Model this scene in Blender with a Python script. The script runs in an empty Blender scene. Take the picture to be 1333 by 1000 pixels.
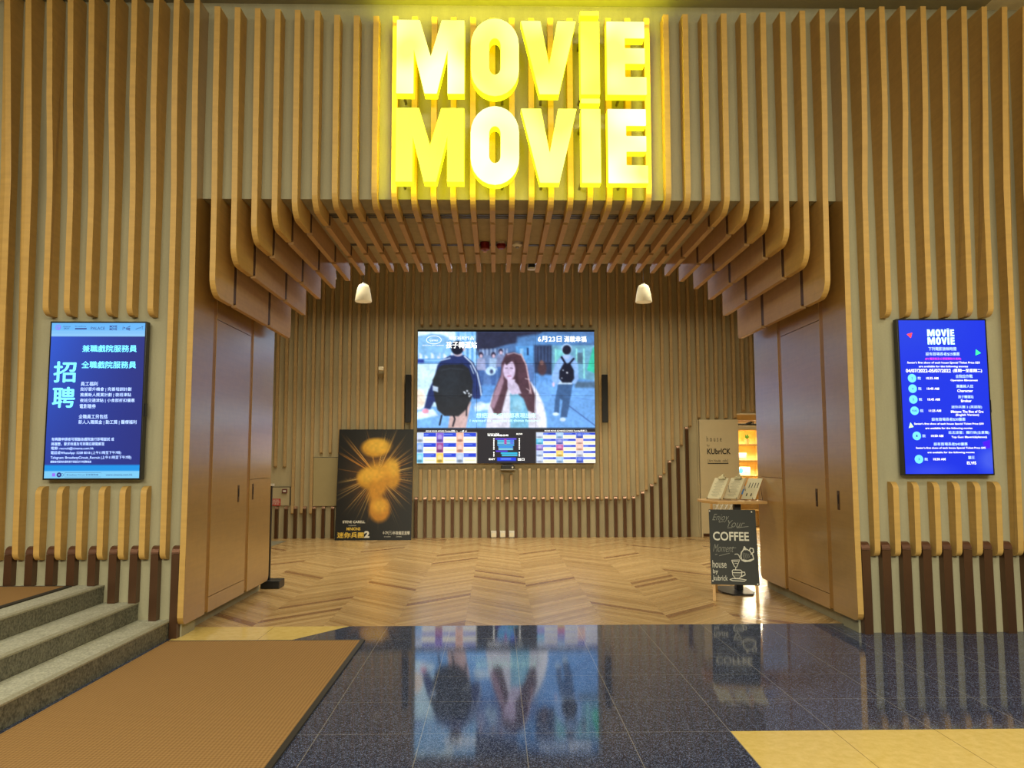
import bpy, math, random
import numpy as np
from mathutils import Vector, Matrix
random.seed(7)
COL = bpy.context.scene.collection
PI = math.pi

# ------------------------------------------------------------------ materials
def lin(c):
    return tuple(((v/255)/12.92 if v/255 <= .04045 else ((v/255+.055)/1.055)**2.4) for v in c) + (1.0,)

class NT:
    def __init__(s, name):
        m = bpy.data.materials.new(name); m.use_nodes = True
        s.m = m; s.t = m.node_tree; s.t.nodes.clear()
        s.out = s.t.nodes.new('ShaderNodeOutputMaterial')
    def n(s, typ, **kw):
        nd = s.t.nodes.new(typ)
        for k, v in kw.items():
            if k == 'ins':
                for a, b in v.items():
                    if hasattr(b, 'is_output'): s.t.links.new(b, nd.inputs[a])
                    else: nd.inputs[a].default_value = b
            else: setattr(nd, k, v)
        return nd
    def math(s, op, a, b=0.0, c=None):
        ins = {0: a, 1: b}
        if c is not None: ins[2] = c
        return s.n('ShaderNodeMath', operation=op, ins=ins).outputs[0]
    def mix(s, f, a, b, blend='MIX'):
        nd = s.n('ShaderNodeMix', data_type='RGBA', blend_type=blend)
        for k, v in ((0, f), (6, a), (7, b)):
            if hasattr(v, 'is_output'): s.t.links.new(v, nd.inputs[k])
            else: nd.inputs[k].default_value = v
        return nd.outputs[2]
    def bsdf(s, **ins):
        b = s.n('ShaderNodeBsdfPrincipled')
        for k, v in ins.items():
            k = k.replace('_', ' ')
            if hasattr(v, 'is_output'): s.t.links.new(v, b.inputs[k])
            else: b.inputs[k].default_value = v
        s.t.links.new(b.outputs[0], s.out.inputs[0])
        return b
    def pos(s):
        return s.n('ShaderNodeNewGeometry').outputs['Position']
    def noise(s, vec, scale, detail=2.0, rough=.5, sc=None):
        if sc is not None:
            vec = s.n('ShaderNodeVectorMath', operation='MULTIPLY', ins={0: vec, 1: sc}).outputs[0]
        return s.n('ShaderNodeTexNoise', ins={'Vector': vec, 'Scale': scale, 'Detail': detail, 'Roughness': rough}).outputs[0]
    def ramp(s, f, a, b):
        return s.n('ShaderNodeMapRange', ins={0: f, 1: a, 2: b, 3: 0.0, 4: 1.0}).outputs[0]
    def bump(s, h, strength=.3, dist=.01):
        return s.n('ShaderNodeBump', ins={'Strength': strength, 'Distance': dist, 'Height': h}).outputs[0]

def plain(name, rgb, rough=.5, metal=0.0, spec=.5, var=.06, emit=None, es=0.0):
    k = NT(name); c = lin(rgb)
    nz = k.noise(k.pos(), 9.0, 3.0)
    dark = tuple(v*(1-var*2) for v in c[:3]) + (1,)
    col = k.mix(nz, dark, c)
    kw = dict(Base_Color=col, Roughness=rough, Metallic=metal)
    b = k.bsdf(**kw); b.inputs['Specular IOR Level'].default_value = spec
    if emit:
        b.inputs['Emission Color'].default_value = lin(emit); b.inputs['Emission Strength'].default_value = es
    return k.m

def wood(name, rgb, rough=.45, spec=.4, grain=(1.5, 1.5, 30.0), coat=0.0):
    k = NT(name); c = lin(rgb)
    p = k.pos()
    n1 = k.noise(p, 1.0, 4.0, .6, sc=grain)
    n2 = k.noise(p, 14.0, 3.0)
    f = k.math('MULTIPLY_ADD', n1, .6, k.math('MULTIPLY', n2, .4))
    f = k.ramp(f, .32, .68)
    col = k.mix(f, tuple(v*.88 for v in c[:3])+(1,), tuple(min(1, v*1.07) for v in c[:3])+(1,))
    b = k.bsdf(Base_Color=col, Roughness=rough)
    b.inputs['Specular IOR Level'].default_value = spec
    b.inputs['Coat Weight'].default_value = coat; b.inputs['Coat Roughness'].default_value = .22
    return k.m

def concrete(name, rgb):
    k = NT(name); c = lin(rgb); p = k.pos()
    n1 = k.noise(p, 1.0, 5.0, .6, sc=(9, 9, .8))
    n2 = k.noise(p, 1.3, 3.0)
    n3 = k.noise(p, 60.0, 2.0)
    f = k.math('ADD', k.math('MULTIPLY', n1, .5), k.math('MULTIPLY_ADD', n2, .35, k.math('MULTIPLY', n3, .15)))
    f = k.ramp(f, .3, .7)
    col = k.mix(f, tuple(v*.78 for v in c[:3])+(1,), tuple(v*1.1 for v in c[:3])+(1,))
    b = k.bsdf(Base_Color=col, Roughness=.8, Normal=k.bump(n3, .15, .003))
    b.inputs['Specular IOR Level'].default_value = .25
    return k.m

def granite_floor():
    k = NT('dark blue polished granite'); p = k.pos()
    sp = k.n('ShaderNodeTexVoronoi', ins={'Vector': p, 'Scale': 260.0})
    r = k.n('ShaderNodeSeparateColor', ins={0: sp.outputs['Color']}).outputs[0]
    fine = k.ramp(r, .70, .98)
    sp2 = k.n('ShaderNodeTexVoronoi', ins={'Vector': p, 'Scale': 170.0})
    r2 = k.n('ShaderNodeSeparateColor', ins={0: sp2.outputs['Color']}).outputs[1]
    big = k.ramp(r2, .86, 1.0)
    base = k.mix(k.noise(p, 30.0, 3.0), lin((25, 30, 45)), lin((46, 56, 84)))
    c1 = k.mix(fine, base, lin((128, 138, 168)))
    c2 = k.mix(k.math('MULTIPLY', big, .55), c1, lin((140, 150, 175)))
    # tile joints
    sx = k.n('ShaderNodeSeparateXYZ', ins={0: p})
    def joint(o, off, pitch, w):
        a = k.math('DIVIDE', k.math('SUBTRACT', o, off), pitch)
        a = k.math('FRACT', k.math('ADD', a, 100.5))
        a = k.math('ABSOLUTE', k.math('SUBTRACT', a, .5))
        return k.math('LESS_THAN', a, w/pitch)
    j = k.math('MAXIMUM', joint(sx.outputs[0], .155, .565, .0022), joint(sx.outputs[1], -.135, .578, .0022))
    col = k.mix(k.math('MULTIPLY', j, .5), c2, lin((176, 168, 150)))
    rr = k.noise(p, 1.6, 3.0)
    b = k.bsdf(Base_Color=col, Roughness=k.math('MULTIPLY_ADD', rr, .05, .035))
    b.inputs['Specular IOR Level'].default_value = .62
    return k.m

def tile_yellow(name, ox, px, oy, py):
    k = NT(name); p = k.pos()
    nz = k.noise(p, 16.0, 5.0, .7)
    col = k.mix(k.ramp(nz, .35, .7), lin((222, 190, 104)), lin((238, 208, 128)))
    sx = k.n('ShaderNodeSeparateXYZ', ins={0: p})
    def joint(o, off, pitch, w):
        a = k.math('FRACT', k.math('ADD', k.math('DIVIDE', k.math('SUBTRACT', o, off), pitch), 100.5))
        return k.math('LESS_THAN', k.math('ABSOLUTE', k.math('SUBTRACT', a, .5)), w/pitch)
    j = k.math('MAXIMUM', joint(sx.outputs[0], ox, px, .0016), joint(sx.outputs[1], oy, py, .0016))
    col = k.mix(j, col, lin((120, 95, 45)))
    b = k.bsdf(Base_Color=col, Roughness=.16); b.inputs['Specular IOR Level'].default_value = .35
    return k.m

def chevron():
    k = NT('chevron oak floor'); p = k.pos()
    s = k.n('ShaderNodeSeparateXYZ', ins={0: p}); X, Y = s.outputs[0], s.outputs[1]
    W = .635
    t = k.math('ADD', k.math('DIVIDE', k.math('ADD', X, .29), 2*W), 50.0)
    ft = k.math('FRACT', t)
    tri = k.math('ABSOLUTE', k.math('SUBTRACT', ft, .5))       # .5 at peak
    f = k.math('MULTIPLY', tri, 2*W)
    v = k.math('DIVIDE', k.math('SUBTRACT', Y, f), .135)
    col_i = k.math('FLOOR', k.math('MULTIPLY', t, 2.0))
    row_i = k.math('FLOOR', v)
    cv = k.n('ShaderNodeCombineXYZ', ins={0: col_i, 1: row_i, 2: 0.0}).outputs[0]
    wn = k.n('ShaderNodeTexWhiteNoise', noise_dimensions='2D', ins={'Vector': cv}).outputs['Value']
    cv2 = k.n('ShaderNodeCombineXYZ', ins={0: col_i, 1: k.math('FLOOR', k.math('MULTIPLY', v, 3.0)), 2: 0.0}).outputs[0]
    wn2 = k.n('ShaderNodeTexWhiteNoise', noise_dimensions='2D', ins={'Vector': cv2}).outputs['Value']
    # dashes of grain along the plank direction
    sgn = k.math('MULTIPLY_ADD', k.math('GREATER_THAN', ft, .5), 2.0, -1.0)
    along = k.math('ADD', X, k.math('MULTIPLY', Y, sgn))
    across = k.math('SUBTRACT', k.math('MULTIPLY', X, sgn), Y)
    gv = k.n('ShaderNodeCombineXYZ', ins={0: k.math('MULTIPLY', along, 2.0), 1: k.math('MULTIPLY', across, 30.0), 2: k.math('MULTIPLY', row_i, 3.1)}).outputs[0]
    g = k.n('ShaderNodeTexNoise', ins={'Vector': gv, 'Scale': 1.0, 'Detail': 3.0}).outputs[0]
    c = k.mix(k.math('MULTIPLY_ADD', wn, .55, k.math('MULTIPLY', wn2, .45)), lin((156, 122, 74)), lin((212, 178, 124)))
    c = k.mix(k.math('MULTIPLY', k.ramp(g, .35, .7), .35), c, lin((150, 110, 62)))
    dark = k.math('GREATER_THAN', wn, .945)
    c = k.mix(k.math('MULTIPLY', dark, .8), c, lin((116, 72, 42)))
    fv = k.math('FRACT', v)
    seam = k.math('MAXIMUM', k.math('LESS_THAN', fv, .025), k.math('LESS_THAN', k.math('FRACT', k.math('MULTIPLY', t, 2.0)), .004))
    c = k.mix(k.math('MULTIPLY', seam, .4), c, lin((110, 76, 44)))
    b = k.bsdf(Base_Color=c, Roughness=k.math('MULTIPLY_ADD', g, .12, .20))
    b.inputs['Specular IOR Level'].default_value = .5
    return k.m

def speckle(name, a, bcol, scale=120.0, rough=.6):
    k = NT(name); p = k.pos()
    n = k.noise(p, scale, 3.0, .7); n2 = k.noise(p, 9.0, 3.0)
    f = k.ramp(k.math('MULTIPLY_ADD', n, .8, k.math('MULTIPLY', n2, .2)), .38, .62)
    k.bsdf(Base_Color=k.mix(f, lin(a), lin(bcol)), Roughness=rough, Normal=k.bump(n, .25, .002))
    return k.m

def ribbed_mat():
    k = NT('ribbed brown carpet'); p = k.pos()
    s = k.n('ShaderNodeSeparateXYZ', ins={0: p})
    wx = k.math('SINE', k.math('MULTIPLY', s.outputs[0], 2*PI/.022))
    wy = k.math('SINE', k.math('MULTIPLY', s.outputs[1], 2*PI/.016))
    h = k.math('MULTIPLY_ADD', wy, .6, k.math('MULTIPLY', wx, .4))
    f = k.ramp(h, -1.0, 1.0)
    n = k.noise(p, 260.0, 2.0)
    f2 = k.math('MULTIPLY_ADD', f, .7, k.math('MULTIPLY', n, .3))
    c = k.mix(f2, lin((116, 84, 47)), lin((192, 150, 95)))
    b = k.bsdf(Base_Color=c, Roughness=.95, Normal=k.bump(f, .8, .004)); b.inputs['Specular IOR Level'].default_value = .1
    return k.m

def attr_mat(name, emit=0.0, rough=.3, tint=1.0):
    k = NT(name)
    a = k.n('ShaderNodeAttribute', attribute_name='Col').outputs['Color']
    if emit > 0:
        b = k.bsdf(Base_Color=(.01, .01, .012, 1), Roughness=rough); b.inputs['Specular IOR Level'].default_value = .2
        k.t.links.new(a, b.inputs['Emission Color']); b.inputs['Emission Strength'].default_value = emit
    else:
        b = k.bsdf(Base_Color=a, Roughness=rough)
    return k.m

def emis(name, rgb, s):
    k = NT(name); b = k.bsdf(Base_Color=lin(rgb), Roughness=.5)
    b.inputs['Emission Color'].default_value = lin(rgb); b.inputs['Emission Strength'].default_value = s
    return k.m

M = {}
M['fin'] = wood('golden maple veneer', (200, 160, 88), .5, .35)
M['finb'] = wood('pale maple veneer', (182, 152, 106), .4, .35)
M['door'] = wood('golden maple door veneer', (172, 132, 66), .3, .6, grain=(2, 2, 45.0), coat=1.0)
M['joint'] = wood('oak joint strip', (160, 116, 52), .5)
M['soff'] = wood('maple soffit veneer', (190, 152, 104), .6, .35)
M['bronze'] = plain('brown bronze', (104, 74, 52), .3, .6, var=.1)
M['capf'] = plain('bronze cap', (130, 92, 70), .3, .7, var=.05)  # lightened a little for the highlight on the rounded top
M['cap'] = plain('highlight toned bronze cap', (196, 156, 130), .36, .85, var=.05)  # lighter than the shaft, a highlight painted into the rounded tops
M['jdark'] = wood('shade darkened oak joint strip', (86, 58, 28), .6)  # strip darkened to put shade into the fin notches
M['conc'] = concrete('board marked concrete', (168, 162, 132))
M['conc_in'] = concrete('warm concrete', (186, 172, 136))
M['ceil'] = plain('grey plaster ceiling', (150, 146, 126), .9)
M['ceilw'] = plain('white plaster ceiling', (226, 220, 200), .9)
M['granite'] = granite_floor()
M['wood'] = chevron()
M['yel_l'] = tile_yellow('yellow stone border', -1.99, .74, 5.0, 20.0)
M['yel_r'] = tile_yellow('yellow stone tiles', 1.285, .568, -2.45, 5.0)
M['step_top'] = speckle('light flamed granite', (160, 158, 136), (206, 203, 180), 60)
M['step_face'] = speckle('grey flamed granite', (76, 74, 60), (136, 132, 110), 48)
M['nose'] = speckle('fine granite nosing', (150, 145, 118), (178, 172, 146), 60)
M['mat'] = ribbed_mat()
M['rubber'] = plain('dark rubber edging', (52, 46, 36), .7)
M['black'] = plain('black plastic', (18, 18, 20), .35)
M['blackm'] = plain('black powder coated metal', (22, 22, 22), .4)
M['brass'] = plain('dark bronze pull', (96, 72, 50), .35, .8)
M['hole'] = plain('keyhole shadow', (26, 20, 14), .6)
M['grey'] = plain('grey metal strip', (140, 134, 120), .4, .6)
M['cream'] = plain('cream lamp shade', (240, 228, 196), .6, var=.04)
M['shade'] = plain('cream pendant shade with added glow', (240, 228, 196), .6, var=.04, emit=(240, 222, 170), es=.22)  # slight emission added to brighten the pendant shades
M['white'] = plain('white plastic', (225, 220, 205), .45)
M['red'] = plain('red enamel', (128, 22, 26), .4)
M['redsign'] = plain('red sign face', (190, 40, 36), .5)
M['maroon'] = plain('maroon plastic', (112, 58, 54), .5)
M['panel'] = plain('painted access panel', (172, 156, 112), .6, var=.05)
M['sand'] = plain('sand coloured painted panel', (212, 194, 152), .55, var=.04)
M['chalk'] = plain('chalkboard slate', (38, 40, 34), .6, var=.15)
M['chalkw'] = plain('white chalk', (226, 224, 208), .9)
M['chalkg'] = plain('thin grey chalk', (150, 150, 138), .9)
M['oak'] = wood('pale oak', (200, 158, 96), .5)
M['paper'] = plain('menu paper', (216, 206, 168), .7, var=.05)
M['board'] = wood('clipboard fibreboard', (176, 150, 104), .6)
M['ink'] = plain('dark ink', (50, 44, 36), .7)
M['chrome'] = plain('steel clip', (130, 120, 90), .3, .9)
M['blue'] = plain('blue print', (60, 140, 220), .5)
M['orange'] = plain('orange cardboard', (216, 150, 54), .6)
M['pink'] = plain('pink cover', (226, 178, 190), .6)
M['shelf'] = wood('honey plywood shelf', (238, 208, 140), .55)
M['leaf'] = plain('green leaves', (70, 120, 40), .5, var=.2)
M['terra'] = plain('terracotta', (176, 110, 64), .7)
M['greymat'] = speckle('grey entrance mat', (110, 104, 86), (140, 134, 112), 200, .9)
M['scr_txt'] = None

# ------------------------------------------------------------------ mesh builder
class MB:
    def __init__(s): s.v = []; s.f = []; s.c = None; s.mi = []
    def add(s, vs, fs, mi=0):
        o = len(s.v); s.v += [tuple(v) for v in vs]; s.f += [tuple(i+o for i in f) for f in fs]; s.mi += [mi]*len(fs); return s
    def box(s, x0, x1, y0, y1, z0, z1, mi=0):
        v = [(x0,y0,z0),(x1,y0,z0),(x1,y1,z0),(x0,y1,z0),(x0,y0,z1),(x1,y0,z1),(x1,y1,z1),(x0,y1,z1)]
        f = [(3,2,1,0),(4,5,6,7),(0,1,5,4),(1,2,6,5),(2,3,7,6),(3,0,4,7)]
        return s.add(v, f, mi)
    def obox(s, o, a, b, c):     # box from corner o along vectors a,b,c
        o, a, b, c = map(Vector, (o, a, b, c))
        v = [o, o+a, o+a+b, o+b, o+c, o+a+c, o+a+b+c, o+b+c]
        f = [(3,2,1,0),(4,5,6,7),(0,1,5,4),(1,2,6,5),(2,3,7,6),(3,0,4,7)]
        return s.add(v, f)
    def prism(s, poly, fn, a, b, mi=0):   # poly 2-D, fn(u,v,t)->xyz ; CCW flips handled by normals recalculation
        n = len(poly)
        v = [fn(u, w, a) for u, w in poly] + [fn(u, w, b) for u, w in poly]
        f = [tuple(range(n))[::-1], tuple(range(n, 2*n))] + [(i, (i+1) % n, n+(i+1) % n, n+i) for i in range(n)]
        return s.add(v, f, mi)
    def yz(s, poly, x0, x1, mi=0): return s.prism(poly, lambda u, w, t: (t, u, w), x0, x1, mi)
    def xz(s, poly, y0, y1, mi=0): return s.prism(poly, lambda u, w, t: (u, t, w), y0, y1, mi)
    def xy(s, poly, z0, z1, mi=0): return s.prism(poly, lambda u, w, t: (u, w, t), z0, z1, mi)
    def lathe(s, prof, cx, cy, n=24, axis='z', cz=0):
        vs = []; fs = []
        for r, z in prof:
            for i in range(n):
                a = 2*PI*i/n
                if axis == 'z': vs.append((cx+r*math.cos(a), cy+r*math.sin(a), cz+z))
                else: vs.append((cx+r*math.cos(a), cy+z, cz+r*math.sin(a)))
        m = len(prof)
        for j in range(m-1):
            for i in range(n):
                fs.append((j*n+i, j*n+(i+1) % n, (j+1)*n+(i+1) % n, (j+1)*n+i))
        fs.append(tuple(range(n))[::-1]); fs.append(tuple(range((m-1)*n, m*n)))
        return s.add(vs, fs)
    def tube(s, pts, r, n=8, closed=False):
        pts = [Vector(p) for p in pts]; vs = []; fs = []; m = len(pts)
        for i, p in enumerate(pts):
            d = (pts[min(i+1, m-1)] - pts[max(i-1, 0)]).normalized()
            u = d.cross(Vector((0, 0, 1)) if abs(d.z) < .9 else Vector((1, 0, 0))).normalized(); w = d.cross(u)
            for k in range(n):
                a = 2*PI*k/n; vs.append(p + r*(u*math.cos(a)+w*math.sin(a)))
        for i in range(m-1):
            for k in range(n): fs.append((i*n+k, i*n+(k+1) % n, (i+1)*n+(k+1) % n, (i+1)*n+k))
        fs.append(tuple(range(n))[::-1]); fs.append(tuple(range((m-1)*n, m*n)))
        return s.add(vs, fs)
    def build(s, name, mat, parent=None, smooth=False, bevel=0.0, origin=None):
        me = bpy.data.meshes.new(name)
        vs = s.v
        if origin is not None: vs = [(a-origin[0], b-origin[1], c-origin[2]) for a, b, c in vs]
        me.from_pydata(vs, [], s.f)
        mats = mat if isinstance(mat, (list, tuple)) else [mat]
        for m in mats: me.materials.append(m)
        if len(mats) > 1: me.polygons.foreach_set('material_index', s.mi)
        import bmesh
        bm = bmesh.new(); bm.from_mesh(me)
        bmesh.ops.recalc_face_normals(bm, faces=bm.faces); bm.to_mesh(me); bm.free()
        if smooth:
            me.polygons.foreach_set('use_smooth', [True]*len(me.polygons)); me.set_sharp_from_angle(angle=.7)
        o = bpy.data.objects.new(name, me); COL.objects.link(o)
        if origin is not None: o.location = origin
        if bevel:
            b = o.modifiers.new('bevel', 'BEVEL'); b.width = bevel; b.segments = 2; b.limit_method = 'ANGLE'
        if parent is not None:
            o.parent = parent
            o.location = Vector(o.location) - world_loc(parent)
        return o
def world_loc(o):
    l = Vector(o.location)
    while o.parent is not None: o = o.parent; l += Vector(o.location)
    return l
def tag(o, label, cat, group=None, kind=None):
    if label: o['label'] = label
    if cat: o['category'] = cat
    if group: o['group'] = group
    if kind: o['kind'] = kind
    return o
def thing(name, loc, label, cat, group=None):
    o = bpy.data.objects.new(name, None); o.location = loc; o.empty_display_size = .1; COL.objects.link(o)
    return tag(o, label, cat, group)
def struct(name, mb, mat, **kw):
    o = mb.build(name, mat, **kw); o['kind'] = 'structure'; return o

ONES = ['', 'first', 'second', 'third', 'fourth', 'fifth', 'sixth', 'seventh', 'eighth', 'ninth', 'tenth', 'eleventh', 'twelfth', 'thirteenth',
        'fourteenth', 'fifteenth', 'sixteenth', 'seventeenth', 'eighteenth', 'nineteenth', 'twentieth']
def nth(n):
    if n <= 20: return ONES[n]
    if n == 30: return 'thirtieth'
    return {2: 'twenty', 3: 'thirty', 4: 'forty'}[n//10] + '-' + ONES[n % 10]

# ------------------------------------------------------------------ flat lettering
_tc = {}
def glyphs(s, bold=0.0, shear=0.0, spacing=1.0):
    key = (s, bold, shear, spacing)
    if key in _tc: return _tc[key]
    c = bpy.data.curves.new('tmp', 'FONT'); c.body = s; c.offset = bold; c.shear = shear; c.space_character = spacing
    c.resolution_u = 3; c.dimensions = '2D'; c.fill_mode = 'BOTH'
    o = bpy.data.objects.new('tmp', c); COL.objects.link(o)
    dg = bpy.context.evaluated_depsgraph_get(); dg.update()
    me = bpy.data.meshes.new_from_object(o.evaluated_get(dg))
    v = [(a.co.x, a.co.y) for a in me.vertices]; f = [tuple(p.vertices) for p in me.polygons]
    bpy.data.objects.remove(o); bpy.data.curves.remove(c); bpy.data.meshes.remove(me)
    _tc[key] = (v, f); return v, f
class Plane:      # a flat face in the place: o top-left corner, r unit right, u unit up, n outward normal
    def __init__(s, o, r, u, n, su=1.0, sv=1.0, u0=0.0, v0=0.0):
        s.o, s.r, s.u, s.n = map(Vector, (o, r, u, n)); s.su, s.sv, s.u0, s.v0 = su, sv, u0, v0
    def at(s, x, y, h=0.0):    # drawing units, y downwards
        return s.o + s.r*((x-s.u0)*s.su) - s.u*((y-s.v0)*s.sv) + s.n*h
def put_text(mb, pl, s, x0, x1, y0, y1, h=.002, bold=.02, shear=0.0, align='fit', spacing=1.0):
    """fit lettering in the box x0..x1, y0..y1 (y down) of plane pl"""
    if bold > 0 and any(ord(ch) > 12000 for ch in s):
        d = bold*(x1-x0)/max(1, len(s))*.9
        for k in (-1, 0, 1): put_text(mb, pl, s, x0+k*d, x1+k*d, y0, y1, h+.0003*k, 0, shear, align, spacing)
        for k in (-1, 1): put_text(mb, pl, s, x0, x1, y0+k*d*.7, y1+k*d*.7, h+.0005*k, 0, shear, align, spacing)
        return
    v, f = glyphs(s, bold, shear, spacing)
    if not v: return
    ax = min(a for a, b in v); bx = max(a for a, b in v); ay = min(b for a, b in v); by = max(b for a, b in v)
    sx = (x1-x0)/max(1e-6, bx-ax); sy = (y1-y0)/max(1e-6, by-ay)
    mb.add([pl.at(x0+(a-ax)*sx, y1-(b-ay)*sy, h) for a, b in v], f)
def put_poly(mb, pl, pts, h=.0015):
    mb.add([pl.at(x, y, h) for x, y in pts], [tuple(range(len(pts)))])
def put_rect(mb, pl, x0, y0, x1, y1, h=.0015): put_poly(mb, pl, [(x0, y0), (x1, y0), (x1, y1), (x0, y1)], h)
def put_disc(mb, pl, cx, cy, rx, ry, h=.0015, n=28): put_poly(mb, pl, [(cx+rx*math.cos(2*PI*i/n), cy+ry*math.sin(2*PI*i/n)) for i in range(n)], h)
def put_line(mb, pl, pts, w, h=.0015):
    P = [Vector((a, b)) for a, b in pts]; vs = []; n = len(P)
    for i, p in enumerate(P):
        d = (P[min(i+1, n-1)]-P[max(i-1, 0)]); d = d.normalized() if d.length else Vector((1, 0)); q = Vector((-d.y, d.x))*w/2
        vs += [pl.at(p.x+q.x, p.y+q.y, h), pl.at(p.x-q.x, p.y-q.y, h)]
    mb.add(vs, [(2*i, 2*i+1, 2*i+3, 2*i+2) for i in range(n-1)])
def put_ring(mb, pl, cx, cy, rx, ry, w, h=.0015, a0=0, a1=2*PI, n=32):
    put_line(mb, pl, [(cx+rx*math.cos(a0+(a1-a0)*i/n), cy+ry*math.sin(a0+(a1-a0)*i/n)) for i in range(n+1)], w, h)

# small painter: fills a grid of colours that becomes a coloured mesh (a picture on a screen or a print)
class Paint:
    def __init__(s, x0, x1, y0, y1, W, H, bg):
        s.x0, s.x1, s.y0, s.y1, s.W, s.H = x0, x1, y0, y1, W, H
        s.X, s.Y = np.meshgrid(np.linspace(x0, x1, W), np.linspace(y0, y1, H))
        s.I = np.zeros((H, W, 3)); s.I[:] = np.array(bg)/255.
        s.px = (x1-x0)/W
    def lay(s, m, c): m = np.clip(m, 0, 1)[..., None]; s.I = s.I*(1-m) + m*np.array(c)/255.
    def ell(s, cx, cy, rx, ry, c, soft=1.0, a=1.0, rot=0.0):
        dx, dy = s.X-cx, s.Y-cy
        if rot: dx, dy = dx*math.cos(rot)+dy*math.sin(rot), -dx*math.sin(rot)+dy*math.cos(rot)
        d = (1-np.sqrt((dx/rx)**2+(dy/ry)**2))*min(rx, ry)/(s.px*soft)
        s.lay((d+.5).clip(0, 1)*a, c)
    def poly(s, pts, c, soft=1.0, a=1.0):
        ins = np.zeros(s.X.shape, bool); dm = np.full(s.X.shape, 1e9); n = len(pts)
        for i in range(n):
            x1, y1 = pts[i]; x2, y2 = pts[(i+1) % n]
            cond = ((y1 > s.Y) != (y2 > s.Y))
            xi = (x2-x1)*(s.Y-y1)/((y2-y1) if y2 != y1 else 1e-9)+x1
            ins ^= cond & (s.X < xi)
            L = (x2-x1)**2+(y2-y1)**2+1e-9
            t = (((s.X-x1)*(x2-x1)+(s.Y-y1)*(y2-y1))/L).clip(0, 1)
            dm = np.minimum(dm, np.hypot(s.X-x1-t*(x2-x1), s.Y-y1-t*(y2-y1)))
        d = np.where(ins, dm, -dm)/(s.px*soft)
        s.lay((d+.5).clip(0, 1)*a, c)
    def rect(s, x0, y0, x1, y1, c, soft=1.0, a=1.0): s.poly([(x0, y0), (x1, y0), (x1, y1), (x0, y1)], c, soft, a)
    def line(s, pts, w, c, a=1.0, soft=1.0):
        dm = np.full(s.X.shape, 1e9)
        for (x1, y1), (x2, y2) in zip(pts, pts[1:]):
            L = (x2-x1)**2+(y2-y1)**2+1e-9
            t = (((s.X-x1)*(x2-x1)+(s.Y-y1)*(y2-y1))/L).clip(0, 1)
            dm = np.minimum(dm, np.hypot(s.X-x1-t*(x2-x1), s.Y-y1-t*(y2-y1)))
        s.lay(((w/2-dm)/(s.px*soft)+.5).clip(0, 1)*a, c)
    def grad(s, f, c, a=1.0): s.lay(f*a, c)
    def noise(s, amp, cell, seed=1):
        r = np.random.RandomState(seed); gh, gw = s.H//cell+3, s.W//cell+3; g = r.rand(gh, gw)
        yy = np.arange(s.H)/cell; xx = np.arange(s.W)/cell
        y0 = yy.astype(int); x0 = xx.astype(int); fy = (yy-y0)[:, None]; fx = (xx-x0)[None]
        v = (g[y0][:, x0]*(1-fx)+g[y0][:, x0+1]*fx)*(1-fy)+(g[y0+1][:, x0]*(1-fx)+g[y0+1][:, x0+1]*fx)*fy
        s.I *= (1+(v-.5)*2*amp)[..., None]
    def mesh(s, name, pl, mat, parent, cx0, cx1, cy0, cy1, h=.001):
        i0 = int(round((cx0-s.x0)/(s.x1-s.x0)*(s.W-1))); i1 = int(round((cx1-s.x0)/(s.x1-s.x0)*(s.W-1)))
        j0 = int(round((cy0-s.y0)/(s.y1-s.y0)*(s.H-1))); j1 = int(round((cy1-s.y0)/(s.y1-s.y0)*(s.H-1)))
        w, hh = i1-i0+1, j1-j0+1
        base = world_loc(parent)
        xs = np.linspace(cx0, cx1, w); ys = np.linspace(cy0, cy1, hh)
        vs = [tuple(pl.at(x, y, h)-base) for y in ys for x in xs]
        fs = [(j*w+i, (j+1)*w+i, (j+1)*w+i+1, j*w+i+1) for j in range(hh-1) for i in range(w-1)]
        me = bpy.data.meshes.new(name); me.from_pydata(vs, [], fs); me.materials.append(mat)
        I = s.I[j0:j1+1, i0:i1+1].clip(0, 1)
        L = np.where(I <= .04045, I/12.92, ((I+.055)/1.055)**2.4)
        a = me.color_attributes.new('Col', 'FLOAT_COLOR', 'POINT')
        a.data.foreach_set('color', np.concatenate([L, np.ones(L.shape[:2]+(1,))], 2).astype(np.float32).ravel())
        o = bpy.data.objects.new(name, me); COL.objects.link(o); o.parent = parent
        return o

# ------------------------------------------------------------------ dimensions (metres)
P0 = .1738                    # spacing of the fins
JL, JR = -2.668, 3.067        # left edges of the two jamb fins
FW = .049                     # fin thickness
ZS = 3.81                     # underside of the concrete over the portal
ZT = 5.64                     # top of the facade wall
DT_Z = [.6, 2.9, 3.85, 4.6, 5.5]
DT_X = [0, 1.2, 1.9, 2.4, 2.9, 3.3, 3.7, 4.3]
DT = [[.085, .085, .085, .085, .09, .093, .097, .105],
      [.10, .10, .10, .105, .11, .135, .15, .18],
      [.10, .105, .115, .13, .14, .155, .175, .20],
      [.11, .12, .14, .17, .21, .232, .225, .218],
      [.12, .135, .165, .20, .235, .253, .235, .21]]
def depth(x, z):
    x = abs(x-.2*(x > 0)*1.0)
    r = [np.interp(x, DT_X, row) for row in DT]
    return float(np.interp(z, DT_Z, r))
def arc(cx, cy, r, a0, a1, n=8):
    return [(cx+r*math.cos(a0+(a1-a0)*i/n), cy+r*math.sin(a0+(a1-a0)*i/n)) for i in range(n+1)]
def topz(x): return 5.49 + .03*max(0, x-2.5) + (.05+.05*(-x-2.6) if x < -2.6 else 0) + (.0 if abs(x) > 1.5 else -.035)

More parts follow.
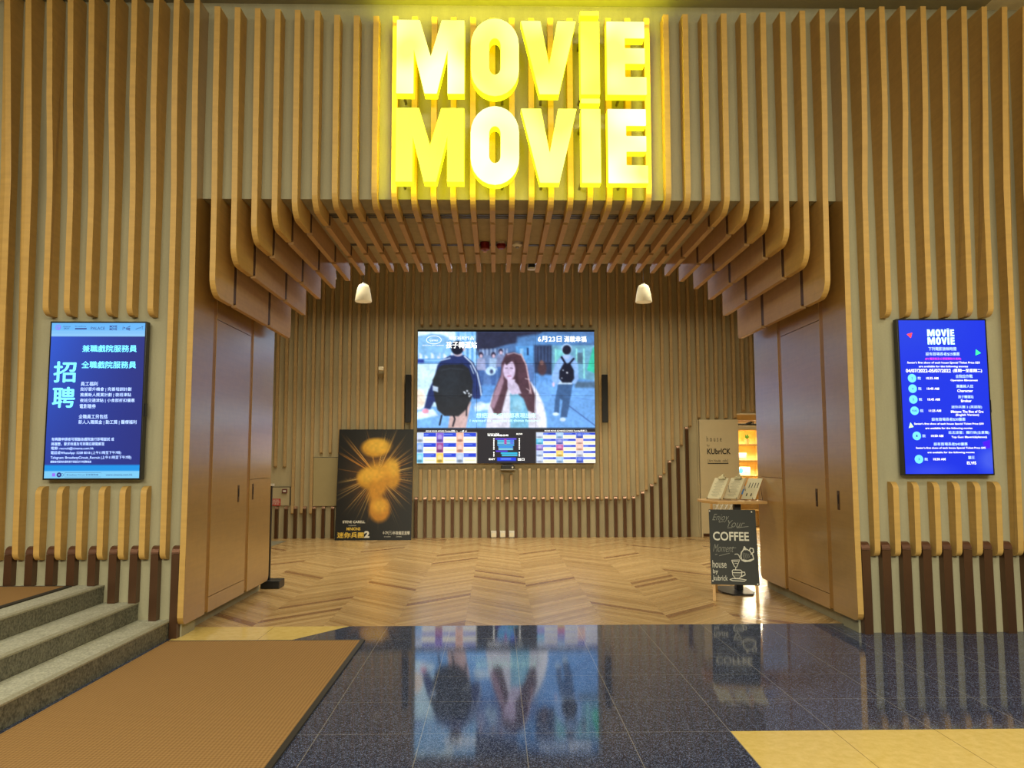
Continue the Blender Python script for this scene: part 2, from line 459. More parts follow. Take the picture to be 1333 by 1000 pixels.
# ------------------------------------------------------------------ setting
struct('floor', MB().box(-9, 9, -12, .39, -.1, 0), M['granite'])
struct('floor', MB().box(-7, 9, .39, 12.5, -.1, 0), M['wood'])
struct('trim_1', MB().xy([(-2.72, -.187), (-1.741, -.187), (-1.326, .388), (-2.72, .388)], 0, .0015), M['yel_l'])
struct('trim_2', MB().box(1.287, 9, -12, -2.45, 0, .0015), M['yel_r'])
struct('wall_front', MB().box(-6.5, JL-.001, 0, .3, 0, ZT), M['conc']); struct('wall_front', MB().box(JR+FW+.001, 7, 0, .3, 0, ZT), M['conc'])
struct('wall_front', MB().box(JL-.001, JR+FW+.001, 0, .3, ZS, ZT), M['conc'])
struct('ceiling', MB().box(-3.3, 3.7, .3, 2.35, ZS, ZS+.3), M['conc_in']); struct('wall_inner', MB().box(-7, 9, 2.1, 2.35, ZS+.3, 5.3), M['conc_in'])
struct('wall_inner', MB().box(-7, -3.201, 2.1, 2.35, 0, ZS), M['conc_in']); struct('wall_inner', MB().box(3.621, 9, 2.1, 2.35, 0, ZS), M['conc_in'])
struct('wall_back', MB().box(-7, 4.66, 8.43, 8.6, 0, 5.3), M['conc_in']); struct('wall_back', MB().box(4.66, 9, 8.43, 8.6, 2.36, 5.3), M['conc_in'])
struct('wall_left', MB().box(-7.15, -7, 2.1, 12.5, 0, 5.3), M['conc_in'])
struct('wall_right', MB().box(9, 9.15, 2.1, 12.5, 0, 5.3), M['conc_in'])
struct('wall_shop', MB().box(-7, 9, 12.5, 12.65, 0, 5.3), M['sand'])
struct('ceiling', MB().box(-7, 9, 2.35, 12.5, 5.3, 5.45), M['ceil'])
w = MB(); w.box(-4.43, 4.5, -1.2, .3, ZT, ZT+.4)
struct('ceiling', w, M['ceil'])
w = MB(); w.box(-9, -4.43, -1.2, .3, ZT, ZT+.12); w.box(4.5, 9, -1.2, .3, ZT, ZT+.12)
struct('ceiling', w, M['ceilw'])
# kick plinths of the jambs and shadow gap
struct('baseboard_left', MB().box(-3.2, -2.72, .3, 2.40, 0, .12).box(-2.80, -2.72, -.02, .3, 0, .14), M['conc'])
struct('baseboard_right', MB().box(3.144, 3.62, .3, 2.40, 0, .12).box(3.144, 3.2, -.05, .3, 0, .14), M['conc'])

# granite stairs on the left
st = thing('granite_stairs', (-3.4, -3, 0), 'grey granite stairs climbing to the left beside the brown carpet', 'stairs')
RX = [-2.75, -3.035, -3.33]; RZ = [.145, .29, .435]
for i, (rx, rz) in enumerate(zip(RX, RZ)):
    z0 = rz-.145
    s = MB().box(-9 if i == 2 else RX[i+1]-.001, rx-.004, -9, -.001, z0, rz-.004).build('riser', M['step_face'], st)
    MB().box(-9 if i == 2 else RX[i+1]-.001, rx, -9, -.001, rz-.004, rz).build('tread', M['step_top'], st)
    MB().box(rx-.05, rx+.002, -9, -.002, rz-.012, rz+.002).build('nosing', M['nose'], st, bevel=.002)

m = MB().box(-2.705, -1.125, -9, -.2, 0, .009)
t = thing('entrance_mat', (-1.9, -3, 0), 'large ribbed brown carpet mat on the dark granite beside the stairs', 'mat')
m.build('carpet', M['mat'], t)
e = MB().box(-1.125, -1.09, -9, -.187, 0, .011).box(-2.72, -1.09, -.2, -.187, 0, .011); e.build('rubber_edging', M['rubber'], t)
t = thing('landing_mat', (-5, -2, .435), 'brown carpet mat on the landing at the top of the granite stairs', 'mat')
MB().xy([(-9, -.12), (-3.58, -.12), (-3.50, -9), (-9, -9)], .4355, .444).build('carpet', M['mat'], t)
MB().xy([(-3.60, -.10), (-3.555, -.10), (-3.475, -9), (-3.53, -9)], .4352, .446).box(-9, -3.58, -.12, -.10, .4352, .446).build('rubber_edging', M['rubber'], t)

# ------------------------------------------------------------------ facade fins
def front_profile(x, z0, z1, r0, r1):
    """outline (y,z) of a fin with rounded ends, wall side y=0"""
    pts = []
    d0, d1 = depth(x, z0), depth(x, z1)
    if r0: pts += [(0, z0)] + [(-d0+r0+r0*math.cos(a), z0+r0+r0*math.sin(a)) for a in np.linspace(-PI/2, -PI, 7)]
    else: pts += [(0, z0), (-d0, z0)]
    for z in np.linspace(z0+.15, z1-.15, 10): pts.append((-depth(x, z), z))
    if r1: pts += [(-d1+r1+r1*math.cos(a), z1-r1+r1*math.sin(a)) for a in np.linspace(PI, PI/2, 7)] + [(0, z1)]
    else: pts += [(-d1, z1), (0, z1+.0)]
    return pts
def facade_fin(x, z0, z1, r0, r1, label, group):
    j = (JL-x)/.1745 if x < 0 else (x-JR)/.1765
    amp = .085*min(1.0, max(0.0, (j-2)/7))*(-1 if x < 0 else 1)      # the outer fins lean outwards towards the ceiling
    fn = lambda u, w, t: (t + amp*max(0.0, (w-3.8)/1.65)**1.4, u, w)
    o = MB().prism(front_profile(x, z0, z1, r0, r1), fn, x, x+FW).build('wooden_fin', M['fin'], origin=(x+FW/2, 0, z0))
    return tag(o, label, 'wooden fin', group)
def bronze_post(x, z0, z1, y, d, wd, label, group, r=None, cap='capf'):
    t = thing('bronze_post', (x+wd/2, y-d/2, z0), label, 'post', group)
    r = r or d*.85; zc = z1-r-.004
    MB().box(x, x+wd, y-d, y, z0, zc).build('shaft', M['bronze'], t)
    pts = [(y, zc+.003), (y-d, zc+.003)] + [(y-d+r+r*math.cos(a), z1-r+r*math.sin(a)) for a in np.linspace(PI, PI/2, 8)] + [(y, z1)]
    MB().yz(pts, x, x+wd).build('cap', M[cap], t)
    return t
for j in range(1, 10):
    x = JL-.1745*j
    if j in (1, 8, 9):
        facade_fin(x, .65, topz(x)+.02, .07, 0, f'full-height wooden fin, {nth(j)} to the left of the left cabinet', 'full-height fins left of the portal')
    else:
        facade_fin(x, 2.735, topz(x)+.02, .08, 0, f'long wooden fin above the recruitment screen, {nth(j-1)} from its right', 'fins above the recruitment screen')
        facade_fin(x, .65, 1.27, .06, .07, f'short round-ended wooden fin below the recruitment screen, {nth(j-1)} from the right', 'short fins below the recruitment screen')
for j in range(1, 15):
    x = JR+.1765*j
    if j == 1 or j >= 8:
        facade_fin(x, .65, topz(x), .07, 0, f'full-height wooden fin, {nth(j)} to the right of the right cabinet', 'full-height fins right of the portal')
    else:
        facade_fin(x, 2.735, topz(x), .08, 0, f'long wooden fin above the blue showtimes screen, {nth(j-1)} from its left', 'fins above the showtimes screen')
        facade_fin(x, .65, 1.29, .06, .07, f'short round-ended wooden fin below the showtimes screen, {nth(j-1)} from the left', 'short fins below the showtimes screen')
for j in range(0, 9):
    x = -2.747-.1745*j
    z0 = 0 if j == 0 else .148 if j == 1 else .293 if j in (2, 3) else .438
    bronze_post(x, z0, .765, 0, .075, .064, f'brown bronze post at the foot of the left facade, {nth(j+1)} from the left cabinet', 'bronze posts left of the portal')
for j in range(0, 14):
    x = 3.137+.1768*j
    bronze_post(x, 0, .775, 0, .075, .074, f'brown bronze post at the foot of the right facade, {nth(j+1)} from the right cabinet', 'bronze posts right of the portal')

# ------------------------------------------------------------------ portal fins: down the front, round the corner, back under the soffit
ZK = {1: 2.915, 2: 3.195, 3: 3.39, 4: 3.52, 5: 3.61, 6: 3.68, 7: 3.712}
G1, G2, YB = (.385, .47), (1.51, 1.605), 2.45
for k in range(1, 33):
    kk = min(k, 33-k); zb = ZK.get(kk, 3.72)
    x = JL+P0*k
    side = 'left' if k <= 16 else 'right'
    t = thing('arched_fin', (x+FW/2, 0, zb), f'L-shaped wooden fin bending under the portal ceiling, {nth(kk)} from the {side} cabinet', 'wooden fin', 'arched fins over the portal')
    r = .17 if kk < 7 else .15
    d0 = depth(x, zb+r)
    zt = topz(x)
    pts = [(0, ZS), (G1[0], ZS), (G1[0], zb)] if False else [(G1[0], ZS-.001), (G1[0], zb)]
    pts += [(-d0+r+r*math.cos(a), zb+r+r*math.sin(a)) for a in np.linspace(-PI/2, -PI, 8)]
    for z in np.linspace(zb+r+.08, zt-.05, 11): pts.append((-depth(x, z), z))
    pts += [(-depth(x, zt), zt), (-.001, zt-.0), (-.001, ZS-.001)]
    MB().yz(pts, x, x+FW).build('front_panel', M['fin'], t)
    MB().box(x, x+FW, G1[1], G2[0], zb+.002, ZS-.001).build('middle_panel', M['soff'], t)
    cr = .05 if kk == 1 else .012
    pts = [(G2[1], ZS-.001), (G2[1], zb+.004)] + [(YB-cr+cr*math.cos(a), zb+.004+cr+cr*math.sin(a)) for a in np.linspace(-PI/2, 0, 5)] + [(YB, 3.79), (2.36, 3.79), (2.349, ZS-.001)]
    MB().yz(pts, x, x+FW).build('rear_panel', M['soff'], t)
    MB().box(x+.004, x+FW-.004, G1[0], G1[1], zb+.028, ZS-.001).build('joint_strip', M['jdark'], t); MB().box(x+.004, x+FW-.004, G2[0], G2[1], zb+.028, ZS-.001).build('joint_strip', M['jdark'], t)

# ------------------------------------------------------------------ jamb cabinets
def cabinet(side):
    L = side == 'left'
    xa, xb = (JL, JL+FW) if L else (JR, JR+FW)
    xin = xb if L else xa                       # face seen from the passage
    sgn = 1 if L else -1
    x = xa
    t = thing('tall_cabinet', ((xa+xb)/2-.2*sgn, 1.2, 0), f'tall golden wood cabinet lining the {side} side of the portal passage', 'cabinet', 'tall cabinets lining the passage')
    d0 = depth(x, .2); z0 = .115; r = .06
    zt = topz(x)
    pts = [(G1[0], ZS), (G1[0], z0)] + [(-d0-.02+r+r*math.cos(a), z0+r+r*math.sin(a)) for a in np.linspace(-PI/2, -PI, 6)]
    for z in np.linspace(.5, zt-.05, 14): pts.append((-depth(x, z) - .02*max(0, 1-z/1.5), z))
    pts += [(-depth(x, zt), zt), (0, zt), (0, ZS)]
    MB().yz(pts, xa, xb).build('front_panel', M['fin'] if False else M['door'], t)
    # pale edge lipping that faces the foyer
    lip = []
    zz = [z0+r] + list(np.linspace(.5, zt-.05, 14)) + [zt]
    vs = []; fs = []
    for z in zz:
        y = -(depth(x, z)+.02*max(0, 1-z/1.5)) if z > .4 else -d0-.02
        vs += [(xa, y-.003, z), (xb, y-.003, z), (xb, y+.001, z), (xa, y+.001, z)]
    n = len(zz)
    for i in range(n-1):
        a = 4*i; b = a+4
        fs += [(a, a+1, b+1, b), (a+1, a+2, b+2, b+1), (a+2, a+3, b+3, b+2), (a+3, a, b, b+3)]
    fs += [(0, 1, 2, 3), (4*n-4, 4*n-3, 4*n-2, 4*n-1)]
    MB().add(vs, fs).build('edge_lipping', M['fin'], t)
    # carcass behind the doors
    if L: c = MB().box(-3.2, xa-.002, .3, YB-.05, .12, ZS-.001)
    else: c = MB().box(xb+.002, 3.62, .3, YB-.05, .12, ZS-.001)
    c.build('carcass', M['joint'], t)
    MB().box(xa+.002, xb-.004 if L else xb-.002, G1[0], G1[1], .13, ZS-.001).build('joint_strip', M['joint'], t); MB().box(xa+.002 if L else xa+.006, xb-.006 if L else xb-.002, G2[0], G2[1], .13, ZS-.001).build('joint_strip', M['joint'], t)
    dr = MB().box(xa, xb, G1[1], G2[0], .255, 2.80).build('door', M['door'], t)
    MB().box(xa, xb, G1[1], G2[0], .115, .250).build('lower_panel', M['door'], t)
    MB().box(xa, xb, G1[1], G2[0], 2.806, ZS-.001).build('header_panel', M['door'], t)
    ye = 2.40; r = .07
    pts = [(G2[1], 1.28), (G2[1], .115)] + [(ye-r+r*math.cos(a), .115+r+r*math.sin(a)) for a in np.linspace(-PI/2, 0, 6)] + [(ye, 1.28)]
    rd = MB().yz(pts, xa, xb).build('rear_door', M['door'], t)
    MB().box(xa, xb, G2[1], ye, 1.284, ZS-.001).build('rear_panel', M['door'], t)
    for yy, par in (((1.24, dr), (1.72, rd)) if L else ((.19, None), (.68, dr))):
        zc = 1.15 if L else 1.12
        h = MB().box(xin-.002 if L else xin-.003, xin+.003 if L else xin+.002, yy-.025, yy+.025, zc-.085, zc+.085).build('flush_pull', M['brass'], par or t, bevel=.001)
        h['label'] = 'small dark bronze flush pull'
        MB().box(xin+.002 if L else xin-.005, xin+.005 if L else xin-.002, yy-.008, yy+.008, zc-.03, zc+.05).build('keyhole', M['hole'], h if par is None else par)
    # grey plinth strip of the cabinet
    return t
cabinet('left'); cabinet('right')

# dark stand behind the left cabinet
t = thing('post_stand', (-2.55, 2.62, 0), 'thin black stand with a heavy black foot just behind the left cabinet', 'stand')
MB().box(-2.74, -2.52, 2.50, 2.74, 0, .09).build('foot', M['blackm'], t, bevel=.008)
MB().box(-2.70, -2.662, 2.60, 2.64, .09, 1.18).build('pole', M['blackm'], t)
MB().box(-2.70, -2.645, 2.585, 2.655, 1.18, 1.205).build('cap', M['white'], t)

# linear diffusers in the soffit
for i, (y0, y1) in enumerate(((.425, .465), (.50, .54), (1.49, 1.535))):
    o = MB().box(-1.72, 1.98, y0, y1, ZS-.006, ZS).build('linear_diffuser', M['blackm'])
    tag(o, ['thin black air slot in the portal ceiling nearest the foyer', 'thin black air slot just behind the frontmost one in the portal ceiling', 'single black air slot deep in the portal ceiling'][i], 'air slot')
    MB().box(-1.72, 1.98, y0-.006, y0, ZS-.008, ZS).box(-1.72, 1.98, y1, y1+.006, ZS-.008, ZS).build('flange', M['grey'], o)
# detectors
def detector(x, kind, lab):
    t = thing('ceiling_detector', (x, 1.42, ZS), lab, 'detector')
    if kind == 0:
        MB().lathe([(.05, 0), (.052, -.01), (.05, -.075), (.035, -.085)], x, 1.42, 20, cz=ZS).build('body', M['red'], t, smooth=True)
        MB().lathe([(.012, 0), (.02, -.02)], x, 1.42, 12, cz=ZS-.085).build('sensor', M['pink'], t, smooth=True)
    elif kind == 1:
        MB().lathe([(.055, 0), (.055, -.02)], x, 1.42, 20, cz=ZS).build('body', M['white'], t, smooth=True)
        MB().lathe([(.05, 0), (.05, -.03), (.03, -.05)], x, 1.42, 20, cz=ZS-.02).build('ring', M['red'], t, smooth=True)
    else:
        MB().lathe([(.06, 0), (.058, -.03), (.03, -.045)], x, 1.42, 20, cz=ZS).build('body', M['white'], t, smooth=True)
        MB().lathe([(.02, 0), (.015, -.015)], x, 1.42, 12, cz=ZS-.045).build('sensor', M['grey'], t, smooth=True)
detector(-.125, 0, 'dark red round detector on the portal ceiling, leftmost of three')
detector(.05, 1, 'white and red round detector on the portal ceiling, middle of three')
detector(.222, 2, 'plain white round detector on the portal ceiling, rightmost of three')

# ------------------------------------------------------------------ illuminated letters
def letter_shapes():
    """outer loops in letter units: x right, y up, cap height 1; returns list of (loops)"""
    H = 1.0
    S = {}
    S['M'] = (.93, [[(0, 0), (0, 1), (.315, 1), (.468, .50), (.615, 1), (.93, 1), (.93, 0), (.70, 0), (.70, .60), (.555, -.0), (.385, 0), (.235, .60), (.235, 0)]])
    n = 12; w, h = .655, 1.06
    def stad(x0, x1, y0, y1, ry):
        cx = (x0+x1)/2; rx = (x1-x0)/2
        return [(cx+rx*math.cos(a), y1-ry+ry*math.sin(a)) for a in np.linspace(0, PI, n+1)] + [(cx+rx*math.cos(a), y0+ry+ry*math.sin(a)) for a in np.linspace(PI, 2*PI, n+1)]
    S['O'] = (w, [stad(0, w, -.03, 1.03, .36), stad(.25, w-.25, .26, .76, .10)])
    S['V'] = (.755, [[(0, 1), (.27, 1), (.385, .40), (.50, 1), (.755, 1), (.515, 0), (.25, 0)]])
    S['I'] = (.265, [[(0, 0), (0, 1), (.265, 1), (.265, 0)], [(0, 1.078), (0, 1.14), (.262, 1.14), (.262, 1.078)]])
    S['E'] = (.545, [[(0, 0), (0, 1), (.525, 1), (.525, .775), (.25, .775), (.25, .635), (.525, .635), (.525, .425), (.25, .425), (.25, .24), (.545, .24), (.545, 0)]])
    return S
LS = letter_shapes()
def letter_geo(mb, ch, fn, a, b):
    wd, loops = LS[ch]
    if ch == 'O':
        o, i = loops; n = len(o)
        v = [fn(u, w, a) for u, w in o]+[fn(u, w, a) for u, w in i]+[fn(u, w, b) for u, w in o]+[fn(u, w, b) for u, w in i]
        f = []
        for k in range(n):
            k2 = (k+1) % n
            f += [(k, k2, n+k2, n+k), (2*n+k, 3*n+k, 3*n+k2, 2*n+k2), (k, 2*n+k, 2*n+k2, k2), (n+k, n+k2, 3*n+k2, 3*n+k)]
        mb.add(v, f)
    else:
        for l in loops: mb.prism(l, fn, a, b)

def face_mat(name, base, hot, seed, s=1.0):
    k = NT(name); p = k.pos()
    n = k.noise(k.n('ShaderNodeVectorMath', operation='ADD', ins={0: p, 1: (seed*3.7, 0, seed*1.3)}).outputs[0], 1.7, 1.0)
    c = k.mix(k.ramp(n, .38, .66), lin(base), lin(hot))
    b = k.bsdf(Base_Color=lin((240, 240, 120)), Roughness=.25)
    k.t.links.new(c, b.inputs['Emission Color']); b.inputs['Emission Strength'].default_value = s
    return k.m
ret_mat = emis('yellow letter return', (240, 240, 30), 1.5)
back_glow_mat = emis('yellow added back glow', (206, 206, 0), 3.0)  # glowing rear plates added to throw yellow onto the wall
XS = {'M': (-.864, -.278), 'O': (-.222, .194), 'V': (.211, .692), 'I': (.729, .896), 'E': (.958, 1.302)}
rows = [('upper', 4.632, .662), ('lower', 3.845, .657)]
YF, YR = -.36, -.245
for ri, (rn, zb, hh) in enumerate(rows):
    for ci, ch in enumerate('MOVIE'):
        x0, x1 = XS[ch]; wd = LS[ch][0]; sx = (x1-x0)/wd
        hot = ((255, 255, 225), (255, 255, 185), (255, 255, 165), (252, 255, 110), (255, 255, 220))[ci] if ri == 0 else ((250, 255, 40), (255, 255, 230), (255, 255, 150), (255, 255, 130), (255, 255, 245))[ci]
        bs = ((250, 255, 110), (252, 255, 100), (248, 252, 70), (244, 250, 50), (252, 255, 110))[ci] if ri == 0 else ((238, 242, 8), (255, 255, 150), (250, 255, 80), (244, 250, 50), (252, 255, 100))[ci]
        t = thing('sign_letter', ((x0+x1)/2, YR, zb), f'glowing yellow three-dimensional letter {ch} in the {rn} word of the sign', 'sign letter', 'glowing sign letters')
        fn = lambda u, w, tt: (x0+u*sx, tt, zb+w*hh)
        mb = MB(); letter_geo(mb, ch, fn, YF+.016, YR); mb.build('letter_return', ret_mat, t)
        mb = MB(); letter_geo(mb, ch, fn, YF, YF+.016); mb.build('letter_face', face_mat(f'letter face {rn} {ch}', bs, hot, ri*5+ci, 1.05), t, bevel=.006)
        cx = (x0+x1)/2
        for dz in (.10, .88):
            mk = MB()
            xx = cx if ch != 'O' else cx
            if ch == 'M': xx = x0+.07
            if ch == 'E': xx = x0+.07
            if ch == 'V' and dz > .5: xx = x0+.1
            xx = JL+P0*round((xx-JL-.111)/P0)+.111
            mk.lathe([(.012, 0), (.012, .2445)], xx, YR, 10, axis='y', cz=zb+dz*hh)
            mk.build('mounting_rod', M['grey'], t)
        mb = MB(); letter_geo(mb, ch, fn, YR+.001, YR+.004); mb.build('added_back_glow', back_glow_mat, t)

# ------------------------------------------------------------------ screens on the facade
TXT = {'cy': emis('pale cyan lettering', (150, 222, 255), 1.0), 'wh': emis('bright white lettering', (245, 250, 255), 1.1), 'lb': emis('light blue lettering', (176, 205, 255), .9),
       'cyan': emis('bright cyan lettering', (110, 214, 255), 1.0), 'navy': emis('navy lettering', (30, 44, 120), .8), 'pk': emis('pink lettering', (205, 60, 215), .9),
       'mint': emis('mint lettering', (190, 240, 240), 1.0), 'disc': emis('sky blue disc', (96, 190, 250), 1.0), 'red': emis('red mark', (250, 60, 80), 1.0),
       'green': emis('green mark', (50, 230, 150), 1.0), 'lime': emis('lime mark', (190, 255, 180), 1.0), 'violet': emis('violet mark', (56, 0, 240), 1.0),
       'purple': emis('purple mark', (120, 90, 220), .9)}
EM = attr_mat('display picture', 1.3, .4)
EMS = attr_mat('wall screen picture', 1.0, .4)
def wall_display(x0, x1, z0, z1, label, paint_fn, u0, u1, v0, v1, W, H):
    t = thing('display_screen', ((x0+x1)/2, 0, z0), label, 'screen')
    MB().box(x0, x1, -.10, -.03, z0, z1).build('housing', M['black'], t, bevel=.004)
    MB().box(x0+.15, x1-.15, -.03, 0, z0+.25, z1-.25).build('wall_bracket', M['blackm'], t)
    MB().box(x1, x1+.012, -.085, -.05, (z0+z1)/2-.14, (z0+z1)/2-.03).build('cable_grommet', M['black'], t)
    b = .014
    pl = Plane((x0+b, -.10, z1-b), (1, 0, 0), (0, 0, 1), (0, -1, 0), (x1-x0-2*b)/(u1-u0), (z1-z0-2*b)/(v1-v0), u0, v0)
    pt = Paint(u0, u1, v0, v1, W, H, (30, 60, 200)); paint_fn(pt)
    pic = pt.mesh('picture', pl, EMS, t, u0, u1, v0, v1, .001)
    return t, pl, pic

# left screen: drawing units 0..100 x 0..166
def paint_left(p):
    I = p.I; x = (p.X/100); y = p.Y/166
    a = np.array((46, 98, 226))/255.; b = np.array((34, 44, 128))/255.; c = np.array((44, 62, 160))/255.
    p.I = a*(1-x[..., None])**1.2*(1-y[..., None]*.75) + b*(1-(1-x[..., None])**1.2*(1-y[..., None]*.75))
    p.I = p.I*.9 + .1*c
    p.rect(-1, -1, 101, 14.5, (106, 186, 252)); p.rect(-1, 8, 101, 14.5, (150, 205, 250), a=.6); p.rect(-1, 12, 101, 14.5, (160, 214, 255), a=.5)
    p.rect(-1, 152, 101, 159, (20, 150, 236)); p.rect(-1, 158.3, 101, 167, (128, 208, 250))
t, pl, pic = wall_display(-3.846, -3.02, 1.325, 2.685, 'tall wall screen with Chinese recruitment notice on deep blue, left of the portal', paint_left, 0, 100, 0, 166, 100, 166)
def letters(par, pl, name, mat, items, bold=.02):
    for it in items:
        s, x0, x1, y0, y1 = it[:5]; b = it[5] if len(it) > 5 else bold
        mb = MB(); put_text(mb, pl, s, x0, x1, y0, y1, .003, b); mb.build(name, mat, par)
letters(t, pl, 'heading_lettering', TXT['cyan'], [('招', 5, 28, 42, 64, .03), ('聘', 5, 28, 69.5, 91, .03), ('兼職戲院服務員', 34, 92, 24, 31.5, .025), ('全職戲院服務員', 34, 92, 41.5, 49, .025)])
letters(t, pl, 'notice_lettering', TXT['lb'], [
    ('員工福利', 34, 52, 63.5, 68), ('良好晉升機會 | 完善培訓計劃', 34, 88, 69.5, 74), ('推薦新人獎賞計劃 | 夜班津貼', 34, 88, 75.5, 80),
    ('夜班交通津貼 | 小食部折扣優惠', 34, 92, 81.5, 86), ('電影贈券', 34, 51, 87.5, 92),
    ('全職員工另包括', 33.5, 64, 98.5, 103), ('新人入職獎金 | 勤工獎 | 醫療福利', 33.5, 95, 104.5, 109.3),
    ('有興趣申請者可親臨各戲院進行即場面試 或', 6, 72, 123, 126.5), ('將履歷、要求待遇及可到職日期電郵至', 6, 62, 128, 131.5),
    ('電郵: recruit@cinema.com.hk', 6, 51, 132.7, 136.3), ('電話或WhatsApp: 5208 8018 (上午11時至下午7時)', 6, 80, 137.3, 141.2),
    ('Telegram: BroadwayCircuit_Recruit (上午11時至下午7時)', 6, 91, 142.2, 146.3), ('應徵者所提供的資料將予保密及只作招聘用途', 6, 49, 147.3, 149.8)], .015)
letters(t, pl, 'logo_lettering', TXT['navy'], [('PALACE', 42, 57, 4.3, 7.4, 0), ('MOVIE', 62, 70, 2.6, 5.1, .03), ('MOVIE', 62, 70, 5.5, 8, .03), ('cinema', 12, 20, 3, 4.6, 0), ('CIRCUIT', 13, 19, 5.2, 6.8, .02),
    ('broadway', 25, 37, 3, 4.6, 0), ('T', 96, 98, 3.6, 7, 0), ('i•', 76, 78.5, 3.2, 7.6, 0), ('Broadway Circuit 百老匯院線', 24, 57, 161.2, 163.6, 0), ('www.cinema.com.hk', 65, 93, 161.2, 163.4, 0)])
mk = MB(); put_rect(mk, pl, 25, 5.6, 37.5, 7.0, .003); put_line(mk, pl, [(90, 7), (93, 5.5), (96, 5.2)], .5, .003); put_ring(mk, pl, 15.8, 162.3, 1.7, 1.7, 1.8, .003)
put_poly(mk, pl, [(79, 5.6), (84, 3), (84, 4), (81, 5)], .003); put_poly(mk, pl, [(79, 5.6), (84, 5.2), (84, 6.3), (79.5, 6)], .003); put_poly(mk, pl, [(79.5, 6.3), (84, 7), (84, 8.2), (80, 7.2)], .003)
put_line(mk, pl, [(22, 160), (60, 160), (60, 164.6), (22, 164.6), (22, 160)], .25, .003); put_ring(mk, pl, 19.2, 162.3, 1.4, 1.4, .3, .003)
mk.build('logo_mark', TXT['navy'], t)
mk = MB(); put_ring(mk, pl, 7, 4.8, 2.5, 2.6, .7, .003); put_ring(mk, pl, 7.4, 5.4, .9, .9, .6, .003); put_line(mk, pl, [(6.5, 3.2), (6.5, 6)], .5, .003); mk.build('round_emblem', TXT['purple'], t); mk = MB(); put_rect(mk, pl, 8.5, 160.6, 11.8, 164, .003); mk.build('square_emblem', TXT['purple'], t)

def paint_right(p):
    x = p.X/100; y = p.Y/170
    p.I[:] = np.array((18, 52, 236))/255.
    p.lay(((y-.3)*.5).clip(0, .5), (8, 40, 236)); p.ell(100, 155, 16, 14, (110, 130, 250), 14, .55); p.ell(8, 4, 60, 30, (40, 80, 230), 30, .4); p.ell(28, 168, 25, 8, (90, 100, 250), 10, .4)
t, pl, pic = wall_display(3.522, 4.318, 1.345, 2.717, 'tall wall screen listing showtimes on vivid blue, right of the portal', paint_right, 0, 100, 0, 170, 100, 170)
mk = MB()
for ty in (9.3, 18.3):
    tx = 32.5
    for ch, w0, w1 in (('M', 0, 8.6), ('O', 9.6, 15.4), ('V', 15.9, 22.4), ('I', 23, 25.4), ('E', 26.6, 31.3)):
        wd = LS[ch][0]
        # flat lettering on the screen
        lw = MB(); letter_geo(lw, ch, lambda u, w, tt, tx=tx, w0=w0, w1=w1, wd=wd, ty=ty: tuple(pl.at(tx+w0+u*(w1-w0)/wd, ty+8.8-w*7.9, .002+tt)), 0, .001)
        mk.add(lw.v, lw.f)
mk.build('title_lettering', TXT['mint'], t)
R = [('下列電影放映時間', 33, 65, 30, 34), ('設有首場長者$25優惠', 29.5, 68.7, 35.8, 39.7), ('設有首場長者$30優惠', 32.6, 71.2, 108.5, 112.2), ('設有首場長者$45優惠', 33.6, 72.1, 135.7, 139.3),
     ('全院位作戰', 62.6, 82.2, 60.7, 64.5), ('漫畫殺人狂', 62.8, 82.4, 72, 75.4), ('孩子轉運站', 64.3, 81.9, 83.7, 87.2), ('迷你兵團 2 (英語版)', 55.9, 91, 95, 98.7), ('壯志凌雲：獨行俠(全景聲)', 51.2, 97.6, 123.2, 126.9), ('貓王', 72, 79.5, 150.5, 154)]
CR = [(12.5, 64.8, '2', '10:35 AM'), (12.6, 76.4, '4', '10:40 AM'), (12.8, 88.3, '5', '10:45 AM'), (13.6, 100.8, 'MX4D', '11:25 AM'), (14.7, 128.5, '1', '10:50 AM'), (15.9, 154, '3', '10:30 AM')]
for cx_, cy_, s_, tm in CR: R.append(('院', cx_+6.6, cx_+9.9, cy_-1.6, cy_+1.6))
letters(t, pl, 'chinese_lettering', TXT['lb'], R, .02)
E_ = [("Senior's first show of each house Special Ticket Price $25", 7.8, 91.5, 46.2, 49.1), ('are available for the following movies', 21, 77.5, 50.6, 53.3), ('04/07/2022-05/07/2022', 5.8, 57.5, 54.5, 58.4), ('(星期一至星期二)', 60, 93.4, 54.4, 58.7),
      ('Operation Mincemeat', 56.7, 88, 66, 68.7), ('Character', 63.7, 81.8, 77.3, 80.2), ('Broker', 67.4, 79.5, 88.5, 91.4), ('Minions: The Rise of Gru', 55.2, 92.3, 100.4, 103.2), ('(English Version)', 60.4, 87.1, 104.2, 107.2),
      ("Senior's first show of each house Special Ticket Price $30", 12.4, 91.9, 114.1, 116.8), ('are available for the following movies', 25, 78.7, 119, 121.7), ('Top Gun: Maverick(Atmos)', 54.2, 94.7, 128.7, 131.5),
      ("Senior's first show of each house Special Ticket Price $45", 13.1, 92.6, 140.6, 143.3), ('are available for the following movies', 26, 79.7, 145.6, 148.1), ('ELVIS', 70.4, 80.9, 156.6, 159.8)]
for cx_, cy_, s_, tm in CR: E_.append((tm, cx_+16.3, cx_+30.2, cy_-1.3, cy_+1.3))
letters(t, pl, 'english_lettering', TXT['wh'], E_, .012)
letters(t, pl, 'pink_lettering', TXT['pk'], [('(IFC電影院及公眾假期除外適用)', 28.8, 70, 41.8, 44.8)], .03)
